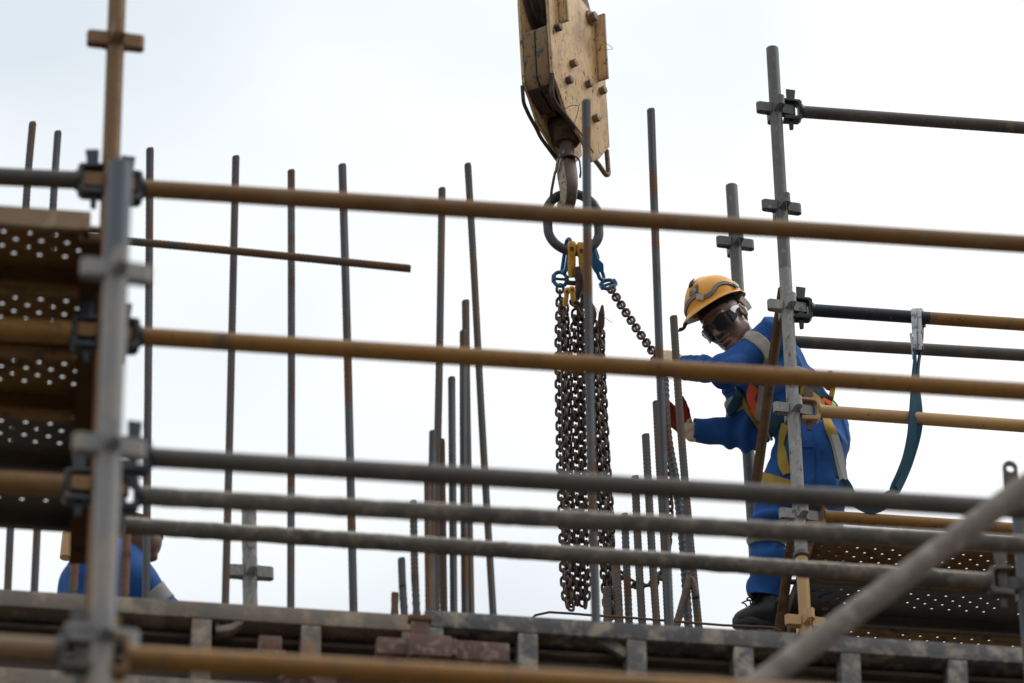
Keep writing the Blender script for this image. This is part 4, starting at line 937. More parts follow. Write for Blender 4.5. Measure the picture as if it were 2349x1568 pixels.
# body (skin): slim figure below the clothes, with head, neck, ears and face
F1 = Field(lo, hi, .0048)
for a, b, r1, r2 in (('pel', 'waist', .115, .105), ('waist', 'chest', .105, .12), ('ls', 'rs', .05, .05), ('chest', 'nk', .09, .06), ('ls', 'le', .045, .038), ('le', 'lw', .038, .027), ('rs', 're', .045, .038), ('re', 'rw', .038, .027),
                     ('lh', 'lk', .075, .05), ('lk', 'la', .05, .036), ('rh', 'rk', .075, .05), ('rk', 'ra', .05, .036), ('lh', 'rh', .09, .09)): F1.cone(J[a], J[b], r1, r2, .03)
F1.cone(J['nk'] + np.array([0, 0, -.03]), hp(-.03, 0, -.05), .062, .056, .03)
F1.ell(hp(-.012, 0, .025), AXH, (.098, .076, .098), .01)          # cranium
F1.ell(hp(.028, 0, -.045), AXH, (.066, .062, .068), .03)          # face mass
F1.cone(hp(.0, .052, -.06), hp(.075, .014, -.104), .020, .018, .03); F1.cone(hp(.0, -.052, -.06), hp(.075, -.014, -.104), .020, .018, .03)   # jaw
F1.ell(hp(.082, 0, -.100), AXH, (.018, .022, .016), .02)          # chin
for s in (1, -1):
    F1.ell(hp(.056, s * .044, -.026), AXH, (.022, .020, .018), .025)   # cheek bones
    F1.ell(hp(.072, s * .030, .024), AXH, (.020, .026, .010), .012)   # brow ridge
    F1.ell(hp(.094, s * .014, -.038), AXH, (.012, .010, .0095), .006)   # nostril wings
    F1.ell(hp(-.012, s * .080, -.012), (HF * .97 - HL * (s * .25), (HL + HF * (s * .25)).normalized(), HU), (.021, .008, .033), .004)   # ear
    F1.ell(hp(-.006, s * .088, -.010), AXH, (.010, .006, .017), .004, carve=True)
F1.cone(hp(.086, 0, .012), hp(.112, 0, -.034), .010, .0135, .010)   # nose
F1.ell(hp(.112, 0, -.038), AXH, (.013, .013, .0105), .006)
F1.ell(hp(.093, 0, -.061), AXH, (.017, .028, .0088), .006)         # lips
F1.ell(hp(.091, 0, -.078), AXH, (.017, .025, .0098), .006)
F1.ell(hp(.108, 0, -.0695), AXH, (.008, .022, .0016), .004, carve=True)
V, F = F1.nets(); V = relax(V, F, 1)
body = np_part('body', V, F, MT['skin'], per)
# hair cap
Nn = vnormals(V, F); fc = V[F].mean(1) - np.array(HC); cf, cl_, cu = fc @ np.array(HF), fc @ np.array(HL), fc @ np.array(HU)
hairline = (cu > .052 + .12 * np.clip(cf - .02, 0, 1)) & (np.linalg.norm(fc, axis=1) < .16) | ((cf < -.028) & (cu > -.045) & (np.linalg.norm(fc, axis=1) < .14) & ~((np.abs(cl_) > .07) & (cu < .025))) | ((cu > .012) & (cf < .03) & (np.abs(cl_) < .078) & (np.abs(cl_) > .055) & (np.linalg.norm(fc, axis=1) < .14))
v2, f2 = shell(V, Nn, F, hairline, .004, .004); np_part('hair', v2, f2, MT['hair'], body)
# coverall
F2 = Field(lo, hi, .006)
up = np.array([0, 0, 1.0]); fwd = np.array(hr * -.8 - hd * .6); side = np.array(hr * .6 - hd * .8)
SEG = [('torso', 'pel', 'waist', .140, .138, .05), ('torso', 'waist', 'chest', .138, .145, .05), ('torso', 'ls', 'rs', .082, .078, .05), ('torso', 'lh', 'rh', .115, .115, .04), ('torso', 'chest', 'nk', .125, .070, .05),
       ('larm', 'ls', 'le', .078, .060, .03), ('lfore', 'le', 'lw', .058, .051, .014), ('rarm', 'rs', 're', .080, .074, .03), ('rfore', 're', 'rw', .074, .046, .018),
       ('lthigh', 'lh', 'lk', .098, .074, .03), ('lshin', 'lk', 'la', .074, .068, .02), ('rthigh', 'rh', 'rk', .098, .076, .03), ('rshin', 'rk', 'ra', .076, .068, .02)]
for nme, a, b, r1, r2, k in SEG: F2.cone(J[a], J[b], r1, r2, k)
F2.cone(J['pel'] + side * .0 - fwd * .05 + up * -.02, J['pel'] - fwd * .06 + up * .06, .12, .11, .05)      # seat
F2.cone(J['chest'] - fwd * .07, J['waist'] - fwd * .05, .10, .10, .05)                                         # back
for a, b in (('le', 'lw'), ('re', 'rw')):                                                                        # cuffs end cleanly
    d = J[b] - J[a]; d /= np.linalg.norm(d)
dL = (J['lw'] - J['le']) / np.linalg.norm(J['lw'] - J['le']); dR = (J['rw'] - J['re']) / np.linalg.norm(J['rw'] - J['re'])
V, F = F2.nets(); Nn = vnormals(V, F)
# segment of each vertex
best = np.full(len(V), 9.0); seg = np.zeros(len(V), int); tt = np.zeros(len(V)); raw = {}
for i, (nme, a, b, r1, r2, k) in enumerate(SEG):
    v = J[b] - J[a]; t0 = ((V - J[a]) @ v) / (v @ v); t = np.clip(t0, 0, 1); d = np.linalg.norm(V - (J[a] + t[:, None] * v), axis=1) - (r1 + (r2 - r1) * t)
    mk = d < best; best[mk] = d[mk]; seg[mk] = i; tt[mk] = t0[mk]; raw[nme] = t0
# folds: rings bunch at joints and cuffs, long drag folds elsewhere
def near(c, r): return np.exp(-((np.linalg.norm(V - c, axis=1) / r) ** 2))
disp = np.zeros(len(V))
for jn, ax, am, wl, rr in (('le', dL, .014, 120, .13), ('re', dR, .013, 110, .15), ('lw', dL, .004, 190, .10), ('ra', up, .019, 95, .16), ('rk', up + fwd * .5, .013, 90, .16), ('rh', up * .8 + fwd * .6, .011, 85, .17), ('lh', up, .005, 70, .16), ('waist', up + fwd * .6, .009, 80, .18), ('ls', dL, .008, 70, .15), ('lk', up, .007, 70, .15), ('rs', dR + up, .009, 95, .14)):
    x = (V - J[jn]) @ ax; wv = np.sin(x * wl * .62 + 4.2 * fnoise(V, 13, am * 900)); disp += near(J[jn], rr) * am * (np.abs(wv) ** .7 * np.sign(wv))
rg = 1 - np.abs(fnoise(V * np.array([1, 1, .55]), 24, 5)); disp += .008 * fnoise(V, 13, 3) + .014 * (rg ** 5 - .25) * (.4 + .6 * (fnoise(V, 7, 1) > 0)) + .002 * fnoise(V, 43, 8)
V = V + Nn * disp[:, None]; V = relax(V, F, 1)
# open the cuffs and hems
def beyond(jn, d, m): return ((V - J[jn]) @ d > m) & (np.linalg.norm(V - J[jn], axis=1) < .14)
rem = beyond('lw', dL, .0) | beyond('rw', dR, .0) | beyond('ra', -up, -.008) | beyond('la', np.array([0, 1.0, 0]), .0)
nkd = np.array(hp(-.03, 0, -.05)) - J['nk']; nkd /= np.linalg.norm(nkd); rem |= ((V - J['nk']) @ nkd > .028) & (np.linalg.norm(V - J['nk'], axis=1) < .105)
keepf = ~rem[F].any(1)
Vc, Fc, u = sub_mesh(V, F, keepf); seg = seg[u]; tt = tt[u]; raw = {k: v[u] for k, v in raw.items()}
Nc = vnormals(Vc, Fc)
v2, f2 = shell(Vc, Nc, Fc, np.ones(len(Fc), bool), 0, .005)
cov = np_part('coverall', v2, f2, MT['blue_cloth'], per)
CB = BVHTree.FromPolygons([Vector(v) for v in Vc], [tuple(int(i) for i in f) for f in Fc])
idx = {s[0]: i for i, s in enumerate(SEG)}
segf = np.median(seg[Fc], axis=1); 
def band(nme, t0, t1, mk='band', extra=None):
    i = [j for j, s in enumerate(SEG) if s[0] == nme][0]; tf = raw[nme][Fc].mean(1)
    keep = (segf == i) & (tf > t0) & (tf < t1)
    if extra is not None: keep &= extra
    if keep.sum() < 10: return
    V3 = snap_rim(Vc, Fc, keep, raw[nme], t0, t1, J[SEG[i][2]] - J[SEG[i][1]])
    a, b = shell(V3, Nc, Fc, keep, .004, .006); np_part('reflective_band', a, b, MT[mk], cov)
band('larm', .30, .50); band('rarm', .42, .68); band('rshin', .10, .30); band('lshin', .12, .30)
# ------------------------------------------------------------------ ribbons laid on the clothes (from a picture path, onto the surface)
def on_cloth(px, py, lift):
    d = ray(px, py).normalized(); h = CB.ray_cast(CAM_POS, d)
    if h[0] is None:
        best = None
        for k in range(60):
            q = CAM_POS + d * (22.6 + k * .05); r_ = CB.find_nearest(q)
            if best is None or r_[3] < best[0]: best = (r_[3], r_[0], r_[1])
        return best[1] + best[2] * lift, best[2]
    return h[0] + h[1] * lift, h[1]
def ribbon(name, pts, w, mk, parent, lift=.006, th=.003, n=6):
    P = []
    for i in range(len(pts) - 1):
        for k in range(n): t = k / n; P.append((pts[i][0] * (1 - t) + pts[i + 1][0] * t, pts[i][1] * (1 - t) + pts[i + 1][1] * t))
    P.append(pts[-1]); Q = [on_cloth(x, y, lift) for x, y in P]
    C = [q[0] for q in Q]; Nr = [q[1] for q in Q]
    for _ in range(2):
        C = [C[0]] + [(C[i - 1] + C[i] * 2 + C[i + 1]) / 4 for i in range(1, len(C) - 1)] + [C[-1]]; Nr = [Nr[0]] + [(Nr[i - 1] + Nr[i] + Nr[i + 1]).normalized() for i in range(1, len(Nr) - 1)] + [Nr[-1]]
    vs = []; 
    for i in range(len(C)):
        t = (C[min(i + 1, len(C) - 1)] - C[max(i - 1, 0)]).normalized(); x = t.cross(Nr[i]).normalized(); nn = x.cross(t)
        if nn.dot(Nr[i]) < 0: nn = -nn
        vs += [C[i] - x * w / 2, C[i] - x * w / 4 + nn * .003, C[i] + x * w / 4 + nn * .003, C[i] + x * w / 2, C[i] + x * w / 2 - nn * th * 2, C[i] - x * w / 2 - nn * th * 2]
    K = 6; fs = [(i * K + q, i * K + (q + 1) % K, (i + 1) * K + (q + 1) % K, (i + 1) * K + q) for i in range(len(C) - 1) for q in range(K)] + [tuple(range(K)), tuple(range((len(C) - 1) * K, len(C) * K))]
    m = MB(); m.add(vs, fs); return part(name, m, MT[mk], parent)
def zz(x, y): return (2700 + x / 3.016) / 1.6347, (1380 + y / 3.016) / 1.6347      # places read off an enlarged crop
har = None
ribbon('chest_patch', [zz(390, 200), zz(350, 330), zz(385, 450), zz(405, 575)], .062, 'orange', cov, lift=.004)
ribbon('reflective_band', [zz(500, 210), zz(460, 400), zz(455, 600)], .05, 'band', cov, lift=.005)
ribbon('harness_strap', [zz(200, 215), zz(235, 300), zz(310, 440), zz(370, 560), zz(460, 670), zz(520, 720)], .030, 'yellow_web', cov, lift=.010)
ribbon('harness_strap', [zz(250, 240), zz(205, 390), zz(115, 530)], .046, 'webbing', cov, lift=.016)
ribbon('harness_strap', [zz(690, 545), zz(620, 640), zz(560, 790)], .045, 'webbing', cov, lift=.010)
ribbon('buckle', [zz(520, 640), zz(595, 780)], .014, 'alu', cov, lift=.016)
ribbon('harness_strap', [zz(755, 640), zz(720, 760), zz(705, 900), zz(715, 1100), zz(765, 1210)], .044, 'yellow_web', cov, lift=.009)
ribbon('harness_strap', [zz(900, 250), zz(1020, 300), zz(1110, 400), zz(1180, 540), zz(1230, 680), zz(1285, 800), zz(1300, 920)], .044, 'yellow_web', cov, lift=.010)
ribbon('harness_strap', [zz(1050, 240), zz(1110, 310), zz(1190, 340)], .04, 'webbing', cov, lift=.012)
ribbon('hivis_patch', [zz(1150, 370), zz(1235, 410)], .03, 'orange', cov, lift=.008)
ribbon('hivis_patch', [zz(1240, 410), zz(1275, 450)], .03, 'green', cov, lift=.012)
ribbon('leg_strap', [zz(410, 1235), zz(500, 1270), zz(640, 1305), zz(790, 1350)], .06, 'yellow_web', cov, lift=.010)
ribbon('reflective_band', [zz(860, 20), zz(1000, 60)], .035, 'band', cov, lift=.006)
for p0, p1 in ((zz(1055, 640), zz(1075, 1320)), (zz(940, 895), zz(1050, 900))):
    ribbon('seam', [p0, ((p0[0] + p1[0]) / 2, (p0[1] + p1[1]) / 2), p1], .004, 'blue_cloth', cov, lift=.003)
m = MB(); c = on_cloth(*zz(1170, 270), .035)[0]; m.lathe([(0, -.025), (.013, -.022), (.018, 0), (.013, .022), (0, .025)], c, hr + Z_ * -.8, 12); part('orange_pad', m, MT['orange'], cov)
m = MB(); c = on_cloth(*zz(1205, 290), .03)[0]; m.strip([c + Z_ * .07, c + Z_ * .0 + hr * .012, c - Z_ * .055], .02, .045, up=hd); part('strap_loop', m, MT['yellow_web'], cov)

# ------------------------------------------------------------------ helmet
hel = MB(); seg_n = 48; rings = 16
HF0, HL0, HU0 = HF, HL, HU
HF = (CR * -.74 + CU * -.24 - CF * .62).normalized(); HU = (CR * -.42 + CU * .86 + CF * .26); HU = (HU - HF * HU.dot(HF)).normalized(); HL = HU.cross(HF).normalized()
HO = HC + HU0 * .092 + HF0 * -.004 + CR * .006
def hel_pt(a, e, grow=0.0):
    ca, sa = math.cos(a), math.sin(a); rf, rl, ru = .136 + grow, .114 + grow, .122 + grow
    p = HO + HF * (rf * ca * math.cos(e)) + HL * (rl * sa * math.cos(e)) + HU * (ru * math.sin(e))
    ridge = math.exp(-(sa * math.cos(e) / .16) ** 2) * .007 * (1 if math.sin(e) > .25 else 0) * min(1, (math.sin(e) - .25) * 4)
    dent = math.exp(-((abs(sa * math.cos(e)) - .34) / .10) ** 2) * -.003 * min(1, max(0, math.sin(e) - .3) * 4)
    return p + HU * (ridge + dent)
vs = []
for j in range(rings + 1):
    e = (j / rings) * math.pi / 2
    for i in range(seg_n): vs.append(hel_pt(2 * math.pi * i / seg_n, e))
fs = [(j * seg_n + i, j * seg_n + (i + 1) % seg_n, (j + 1) * seg_n + (i + 1) % seg_n, (j + 1) * seg_n + i) for j in range(rings) for i in range(seg_n)]
o_in = len(vs)
for j in range(rings + 1):
    e = (j / rings) * math.pi / 2
    for i in range(seg_n): vs.append(hel_pt(2 * math.pi * i / seg_n, e, -.004))
fs += [(o_in + j * seg_n + i, o_in + (j + 1) * seg_n + i, o_in + (j + 1) * seg_n + (i + 1) % seg_n, o_in + j * seg_n + (i + 1) % seg_n) for j in range(rings) for i in range(seg_n)]
# brim: flares out, longer at the front
def brim(i, k, dz):
    a = 2 * math.pi * i / seg_n; f = max(0, math.cos(a)); ex = (.011 + .032 * f ** 2.2) * k
    return hel_pt(a, 0) + (HF * math.cos(a) + HL * math.sin(a) * .9) * ex - HU * (.010 * k + .018 * k * f ** 2 + dz + .008 * k * (1 if math.cos(a) < -.6 else 0))
o_b = len(vs)
for k, dz in ((.5, 0), (1, 0), (1.02, .004), (.5, .005), (0, .006)):
    for i in range(seg_n): vs.append(brim(i, k, dz))
def ringf(a, b): return [(a + i, b + i, b + (i + 1) % seg_n, a + (i + 1) % seg_n) for i in range(seg_n)]
fs += ringf(0, o_b) + ringf(o_b, o_b + seg_n) + ringf(o_b + seg_n, o_b + 2 * seg_n) + ringf(o_b + 2 * seg_n, o_b + 3 * seg_n) + ringf(o_b + 3 * seg_n, o_b + 4 * seg_n) + ringf(o_b + 4 * seg_n, o_in)
hel.add(vs, fs); helm = part('helmet', hel, MT['helmet'], per, ang=60)
def hel_strip(pts, w, t, mk, name, lift=.002):
    """strip laid over the shell; pts = (azimuth, elevation) degrees"""
    P = smooth_path([Vector((a, e, 0)) for a, e in pts], 5); C = []; Nn_ = []
    for p in P:
        q = hel_pt(R(p.x), R(p.y), lift); C.append(q); Nn_.append((q - HO).normalized())
    vs = []
    for i in range(len(C)):
        tg = (C[min(i + 1, len(C) - 1)] - C[max(i - 1, 0)]).normalized(); x = tg.cross(Nn_[i]).normalized(); n_ = x.cross(tg); n_ = n_ if n_.dot(Nn_[i]) > 0 else -n_
        vs += [C[i] - x * w / 2, C[i] + x * w / 2, C[i] + x * w / 2 + n_ * t, C[i] - x * w / 2 + n_ * t]
    fs = [(i * 4 + q, i * 4 + (q + 1) % 4, (i + 1) * 4 + (q + 1) % 4, (i + 1) * 4 + q) for i in range(len(C) - 1) for q in range(4)] + [(0, 1, 2, 3), tuple(len(vs) - 4 + q for q in range(4))]
    m = MB(); m.add(vs, fs); return part(name, m, MT[mk], helm)
st = [(-60, 0), (-30, 6), (0, 16), (28, 20), (44, 9), (60, 10), (78, 20), (98, 18), (116, 6)]
el = hel_strip(st, .019, .003, 'elastic', 'elastic_strap', .001)
for k in (-.006, .0005, .007):
    hel_strip([(a, e + k / .12 * 57) for a, e in st], .0022, .0015, 'elastic_w', 'strap_stripe', .0042)
hel_strip([(112, 12), (118, 2)], .026, .008, 'elastic_w', 'strap_buckle', .004)
hel_strip([(30, 17), (42, 8)], .024, .005, 'elastic_w', 'strap_clip', .004)
hel_strip([(24, 26), (27, 47)], .046, .0015, 'navy', 'emblem', .002)
for (a0, e0, a1, e1) in ((-2.5, 41, 14, 43), (-1, 41, 1, 34), (0, 34.5, 13, 36), (12, 36, 10.5, 29), (-1, 28, 11, 29.5), (3, 38, 10, 39)):
    hel_strip([(a0 + 19, e0 + 1), (a1 + 19, e1 + 1)], .0042, .001, 'sticker', 'emblem_mark', .004)
hel_strip([(16, 50), (13, 60), (8, 71)], .022, .004, 'elastic', 'crown_strap', .003)
# loose strap end beyond the brim, suspension band, strap buckle behind the ear
e = brim(seg_n - 5, 1.0, 0); m = MB(); m.strip(smooth_path([e + HL * .02, e - HU * .014 + HF * .01, e - HU * .012 + HF * .03 - HL * .008], 5), .024, .006, up=HU); part('strap_end', m, MT['elastic'], helm)
m = MB(); m.strip([HO + HF * (.105 * math.cos(a)) + HL * (.088 * math.sin(a)) - HU * .004 for a in np.linspace(0, 2 * math.pi, 33)[:-1]], .028, .002, up=HU, closed=True); part('headband', m, MT['elastic'], helm)
m = MB(); m.strip(smooth_path([hp(-.055, .074, .045), hp(-.072, .070, .02), hp(-.08, .062, -.005)], 5), .003, .028, up=HF); part('headband_clip', m, MT['elastic_w'], helm)
HF, HL, HU = HF0, HL0, HU0
# ------------------------------------------------------------------ sunglasses
gl = MB(); vs = []; na, nh = 36, 7
def lens_pt(a, q):
    """a azimuth about the head, q -1..1 height; two lens lobes"""
    w_ = abs(a) / 78.0; top = .016 + .010 * math.sin(math.pi * min(1, w_ * 1.05)) - .012 * max(0, w_ - .75) * 4 * .5
    bot = -.008 - .026 * math.sin(math.pi * min(1, max(0, (w_ - .04) / .96))) ** .8
    u = bot + (top - bot) * (q + 1) / 2; ra = R(a)
    return HC + HF * (.024 + .102 * math.cos(ra)) + HL * (.096 * math.sin(ra)) + HU * (u * 1.0 - .010)
for j in range(nh + 1):
    for i in range(na + 1): vs.append(lens_pt(-78 + 156 * i / na, -1 + 2 * j / nh))
fs = [(j * (na + 1) + i, j * (na + 1) + i + 1, (j + 1) * (na + 1) + i + 1, (j + 1) * (na + 1) + i) for j in range(nh) for i in range(na)]
n0 = len(vs); cc = HC + HF * .02; vs += [v + (v - cc).normalized() * -.0025 for v in vs]
fs += [tuple(n0 + q for q in reversed(f)) for f in fs]
gl.add(vs, fs); gls = part('sunglasses', gl, MT['lens'], per, ang=80)
for s in (1, -1):
    m = MB(); m.sweep([lens_pt(s * 66, .6) + HL * (s * .003), hp(.040, s * .083, .008), hp(.015, s * .083, .010), hp(-.025, s * .079, .010)], [(-.002, -.010), (.002, -.010), (.002, .010), (-.002, .010)], scale=[1.35, 1.1, .7, .45], up=HU); part('temple', m, MT['greyplastic'], gls)
m = MB(); m.tube([lens_pt(a, 1) for a in range(-76, 77, 8)], .0022, 6); part('top_frame', m, MT['blackpl'], gls)
m = MB(); m.tube([lens_pt(a, -1) for a in range(-76, 77, 4)], .0016, 6); part('bottom_frame', m, MT['blackpl'], gls)
# ------------------------------------------------------------------ gloves
def glove(wrist, d, n, left, curl, parent, spread=.0, sc=1.0, thumb=(.45, .75, .35), tcurl=.5):
    d = Vector(d).normalized(); n = Vector(n); n = (n - d * n.dot(d)).normalized(); s = n.cross(d) if left else d.cross(n); s.normalize()
    wrist = Vector(wrist); c = np.array(wrist + d * .08)
    G = Field(c - .19, c + .19, .0034)
    q = lambda a, b, e: wrist + d * (a * sc) + s * (b * sc) + n * (e * sc)
    G.cone(q(-.03, 0, 0), q(.02, 0, 0), .033, .030, .01, flat=(n, .8))
    for b in (-.026, -.009, .009, .027): G.cone(q(.02, b * .75, 0), q(.088, b, .002), .0185, .0165, .012)
    for i, (ln, b) in enumerate(((.042, .029), (.047, .010), (.044, -.010), (.036, -.028))):
        p = q(.088, b, .002); ang = 0; dd = 0
        for k, (f, r1, r2) in enumerate(((1, .0122, .0115), (.68, .0115, .0105), (.5, .0105, .009))):
            ang += curl[k] * (1 + .08 * (i - 1.5)); v = d * math.cos(ang) + n * math.sin(ang) + s * (b * spread * 6 * (1 if k == 0 else .3))
            e = p + v.normalized() * (ln * f * sc); G.cone(p, e, r1 * sc, r2 * sc, .005); p = e
    p = q(.022, .030, .008); v = (d * thumb[0] + s * thumb[1] + n * thumb[2]).normalized(); e = p + v * .045 * sc; G.cone(p, e, .017, .0135, .010)
    v2 = (v + n * tcurl + d * .35).normalized(); e2 = e + v2 * .032 * sc; G.cone(e, e2, .0135, .0125, .005); G.cone(e2, e2 + (v2 + n * tcurl * .4).normalized() * .022 * sc, .0125, .0100, .005)
    V, F = G.nets(); Ng = vnormals(V, F); V = V + Ng * (.0012 * fnoise(V, 120, 2))[:, None]; V = relax(V, F, 1)
    fcn = V[F].mean(1) - np.array(wrist); fn = Ng[F].mean(1); dd = fcn @ np.array(d)
    red = ((fn @ np.array(n) > .15) & (dd > .02)) | (dd > .118 * sc)
    return np_part('glove', V, F, [MT['cream'], MT['redpalm']], parent, mi=red.astype(int)), d, s, n
gL, d, s, n = glove(J['lw'] + dL * .005 + np.array([0, 0, .012]), -hr * .88 + Z_ * .50 + hd * .1, hd * .9 - Z_ * .30, True, (.35, .8, .6), per, thumb=(.85, .50, .30), tcurl=.15, sc=1.05)
gR, d, s, n = glove(J['rw'] + dR * .02, Vector(dR) * .5 + Z_ * .72 - hr * .2, -hd * .75 - hr * .65, False, (.35, .9, .7), per, thumb=(.75, .65, .1), tcurl=.1)
for jn, dv, dk in (('lw', dL, gL), ('rw', dR, gR)):
    p = Vector(J[jn]); dv = Vector(dv); m = MB(); m.tube([p - dv * .03, p - dv * .005, p + dv * .02, p + dv * .035], .034, 20, scale=[1.0, 1.05, 1.0, .95]); part('cuff', m, MT['cream'], dk)
    m = MB(); m.tube([p - dv * .012, p - dv * .004], .0375, 20); part('cuff_edge', m, MT['redpalm'], dk)
# ------------------------------------------------------------------ boots
def boot(an, toe, parent, zsole):
    toe = Vector(toe); toe.z = 0; toe.normalize(); sd = toe.cross(Z_); a = Vector(an)
    B_ = Field(np.array(a) - .30, np.array(a) + .30, .005); zs = zsole
    q = lambda f, l, z: Vector((a.x, a.y, zs)) + toe * f + sd * l + Z_ * z
    B_.cone(a + Z_ * .06, q(-.01, 0, .10), .056, .056, .03); B_.cone(q(-.035, 0, .055), q(.05, 0, .06), .048, .046, .03); B_.cone(q(.02, 0, .08), q(.09, 0, .045), .045, .038, .03); B_.cone(q(.085, .010, .036), q(.118, -.004, .030), .036, .032, .03)
    B_.cut(q(0, 0, .012), -Z_)
    V, F = B_.nets(); Nb = vnormals(V, F); V = V + Nb * (.002 * fnoise(V, 45, 4))[:, None]; V = relax(V, F, 1)
    bt = np_part('boot', V, F, MT['leather'], parent)
    m = MB(); out = [(-.085, 0), (-.078, .028), (-.04, .040), (.03, .038), (.08, .044), (.115, .040), (.145, .024), (.155, 0)]; poly = out + [(x, -y) for x, y in reversed(out[1:-1])]
    m.prism(poly, -.014, .020, (toe, sd, Z_), q(0, 0, .014)); part('sole', m, MT['blackpl'], bt, bevel=.004)
    m = MB(); c = q(.055, -.01, .132)
    for k in range(3):
        pts = [c + toe * (.02 + .022 * math.cos(t) * (1 if k != 1 else .6)) + sd * ((k - 1) * .03 + .014 * math.sin(2 * t)) + Z_ * (.016 * math.sin(t) - .003 * k) for t in np.linspace(0, 2 * math.pi, 14)]
        m.tube(pts[:-1], .0032, 6, closed=True)
    part('lace', m, MT['blackpl'], bt)
    for k in range(4):
        m = MB(); y = q(.02 + .022 * k, 0, .142 - .016 * k); m.tube([y - sd * .03 - Z_ * .012, y + Z_ * .008, y + sd * .03 - Z_ * .012], .0032, 6); part('lace', m, MT['blackpl'], bt)
    return bt
zr_s = at(1750, 1441, Y_WORK + .03).z
boot(J['ra'], hr * -.92 - hd * .38, per, zr_s)
boot(J['la'] + np.array([0, .02, .02]), hd * 1.0, per, zb + .004)
# ------------------------------------------------------------------ wall cap the boot rests on
m = MB(); pz = at(1750, 1441, Y_WORK + .03).z - .003
m.box((at(1762, 1441, Y_WORK).x, Y_WORK + .14, pz - .03), (.15, .22, .06)); single('bearing_plate', m, MT['form2'], 'steel plate under the worker\'s boot behind the formwork rail', 'plate', bevel=.003)

# ------------------------------------------------------------------ lanyard hooks and webbing
def cpx(x, y): return (3340 + x / 5.227) / 1.6347, (1120 + y / 5.227) / 1.6347
lan = thing('safety_lanyard', at(2110, 830, Y_RIGHT), 'dark teal twin lanyard strap with two aluminium hooks over the black and ochre ledger', 'lanyard')
led_y = Y_RIGHT
def hook_shape(px, parent, tilt=0):
    c = at(px, 733, led_y)
    ax = (hd * .96 + hr * (.26 + tilt)).normalized(); nn = ax.cross(Z_).normalized()
    m = MB(); pts = []
    for a in np.linspace(-.7, math.pi, 15): pts.append(c + ax * (.036 * math.cos(a)) + Z_ * (.036 * math.sin(a) + .004))
    pts += [c - ax * .036 - Z_ * .05, c - ax * .034 - Z_ * .09]
    m.sweep(pts, [(-.007, -.012), (.007, -.012), (.007, .012), (-.007, .012)], up=nn); hk_ = part('snap_hook', m, MT['alu'], parent, bevel=.002)
    m = MB(); m.box(c - ax * .034 - Z_ * .125, (.016, .026, .10), (nn, ax, Z_)); m2 = part('hook_body', m, MT['alu'], hk_, bevel=.003)
    m = MB(); m.tube([c + ax * .03 - Z_ * .02, c + ax * .012 - Z_ * .09, c - ax * .015 - Z_ * .14], .0045, 8); part('gate', m, MT['steel'], hk_)
    m = MB(); m.tube([c - ax * .034 - Z_ * .165 + nn * (.012 * math.cos(t)) + Z_ * (.012 * math.sin(t)) for t in np.linspace(0, 2 * math.pi, 13)[:-1]], .0045, 8, closed=True); part('swivel', m, MT['steel'], hk_)
    return c - ax * .034 - Z_ * .172
h1 = hook_shape(2101, lan); h2 = hook_shape(2112, lan, .06)
m = MB(); m.prism([(-.012, .05), (-.003, .052), (.004, .01), (.012, .03), (.018, .028), (.012, -.05), (.0, -.075), (-.006, -.07), (-.008, -.01)], -.006, .006, (hr, Z_, -hd), at(2094.5, 790, led_y - .02)); part('trigger', m, MT['alu'], lan, bevel=.0015)
Yl = led_y - .03
def strap(pts, w, mk, parent, tws, Y=Yl, th=.0035, name='strap'):
    P = smooth_path([at(x, y, Y + dy) for x, y, dy in pts], 6); n_ = len(P); vs = []
    for i in range(n_):
        t = (P[min(i + 1, n_ - 1)] - P[max(i - 1, 0)]).normalized(); f = i / (n_ - 1); tw = np.interp(f, [k / (len(tws) - 1) for k in range(len(tws))], tws); ww = w
        x0 = (hd - t * hd.dot(t)).normalized(); y0 = t.cross(x0); x = x0 * math.cos(tw) + y0 * math.sin(tw); y = t.cross(x)
        vs += [P[i] - x * ww / 2 - y * th, P[i] + x * ww / 2 - y * th, P[i] + x * ww / 2 + y * th, P[i] - x * ww / 2 + y * th]
    m = MB(); m.add(vs, [(i * 4 + q, i * 4 + (q + 1) % 4, (i + 1) * 4 + (q + 1) % 4, (i + 1) * 4 + q) for i in range(n_ - 1) for q in range(4)] + [(0, 1, 2, 3), tuple(len(vs) - 4 + q for q in range(4))])
    return part(name, m, MT[mk], parent)
x1, y1 = pix(h1); x2, y2 = pix(h2)
strap([(x1 - 2, 805, 0), (2099, 830, 0), (2096, 880, 0), (2094, 950, 0), (2091, 1000, 0), (2081, 1050, 0), (2066, 1090, 0), (2052, 1120, 0), (2048, 1138, 0)], .040, 'webbing', lan, [.1, .3, .5, .95, 1.1, 1.0, .9, .8])
strap([(x2, 808, .03), (2107, 835, .03), (2104, 880, .03), (2107, 940, .03), (2104, 990, .03), (2088, 1050, .02), (2074, 1090, .01), (2058, 1125, 0)], .038, 'webbing', lan, [.1, .2, .6, 1.2, 1.1, .7, .5])
strap([(2048, 1135, 0), (2036, 1140, 0), (2025, 1160, 0), (1995, 1168, 0), (1960, 1150, 0), (1945, 1120, 0), (1936, 1106, 0)], .040, 'webbing', lan, [.8, 1.0, 1.2, 1.3, 1.2, .9])
strap([(1936, 1100, 0), (1930, 1120, 0), (1928, 1140, 0)], .03, 'webbing', lan, [.9, 1.3])
strap([(1912, 1000, .02), (1921, 1030, .02), (1929, 1068, .01), (1936, 1104, 0)], .036, 'greypack', lan, [1.0, 1.1, .9, .6], name='shock_absorber', th=.009)
strap([(1910, 1015, .05), (1917, 1060, .05), (1924, 1098, .03)], .034, 'webbing', lan, [1.0, 1.0])

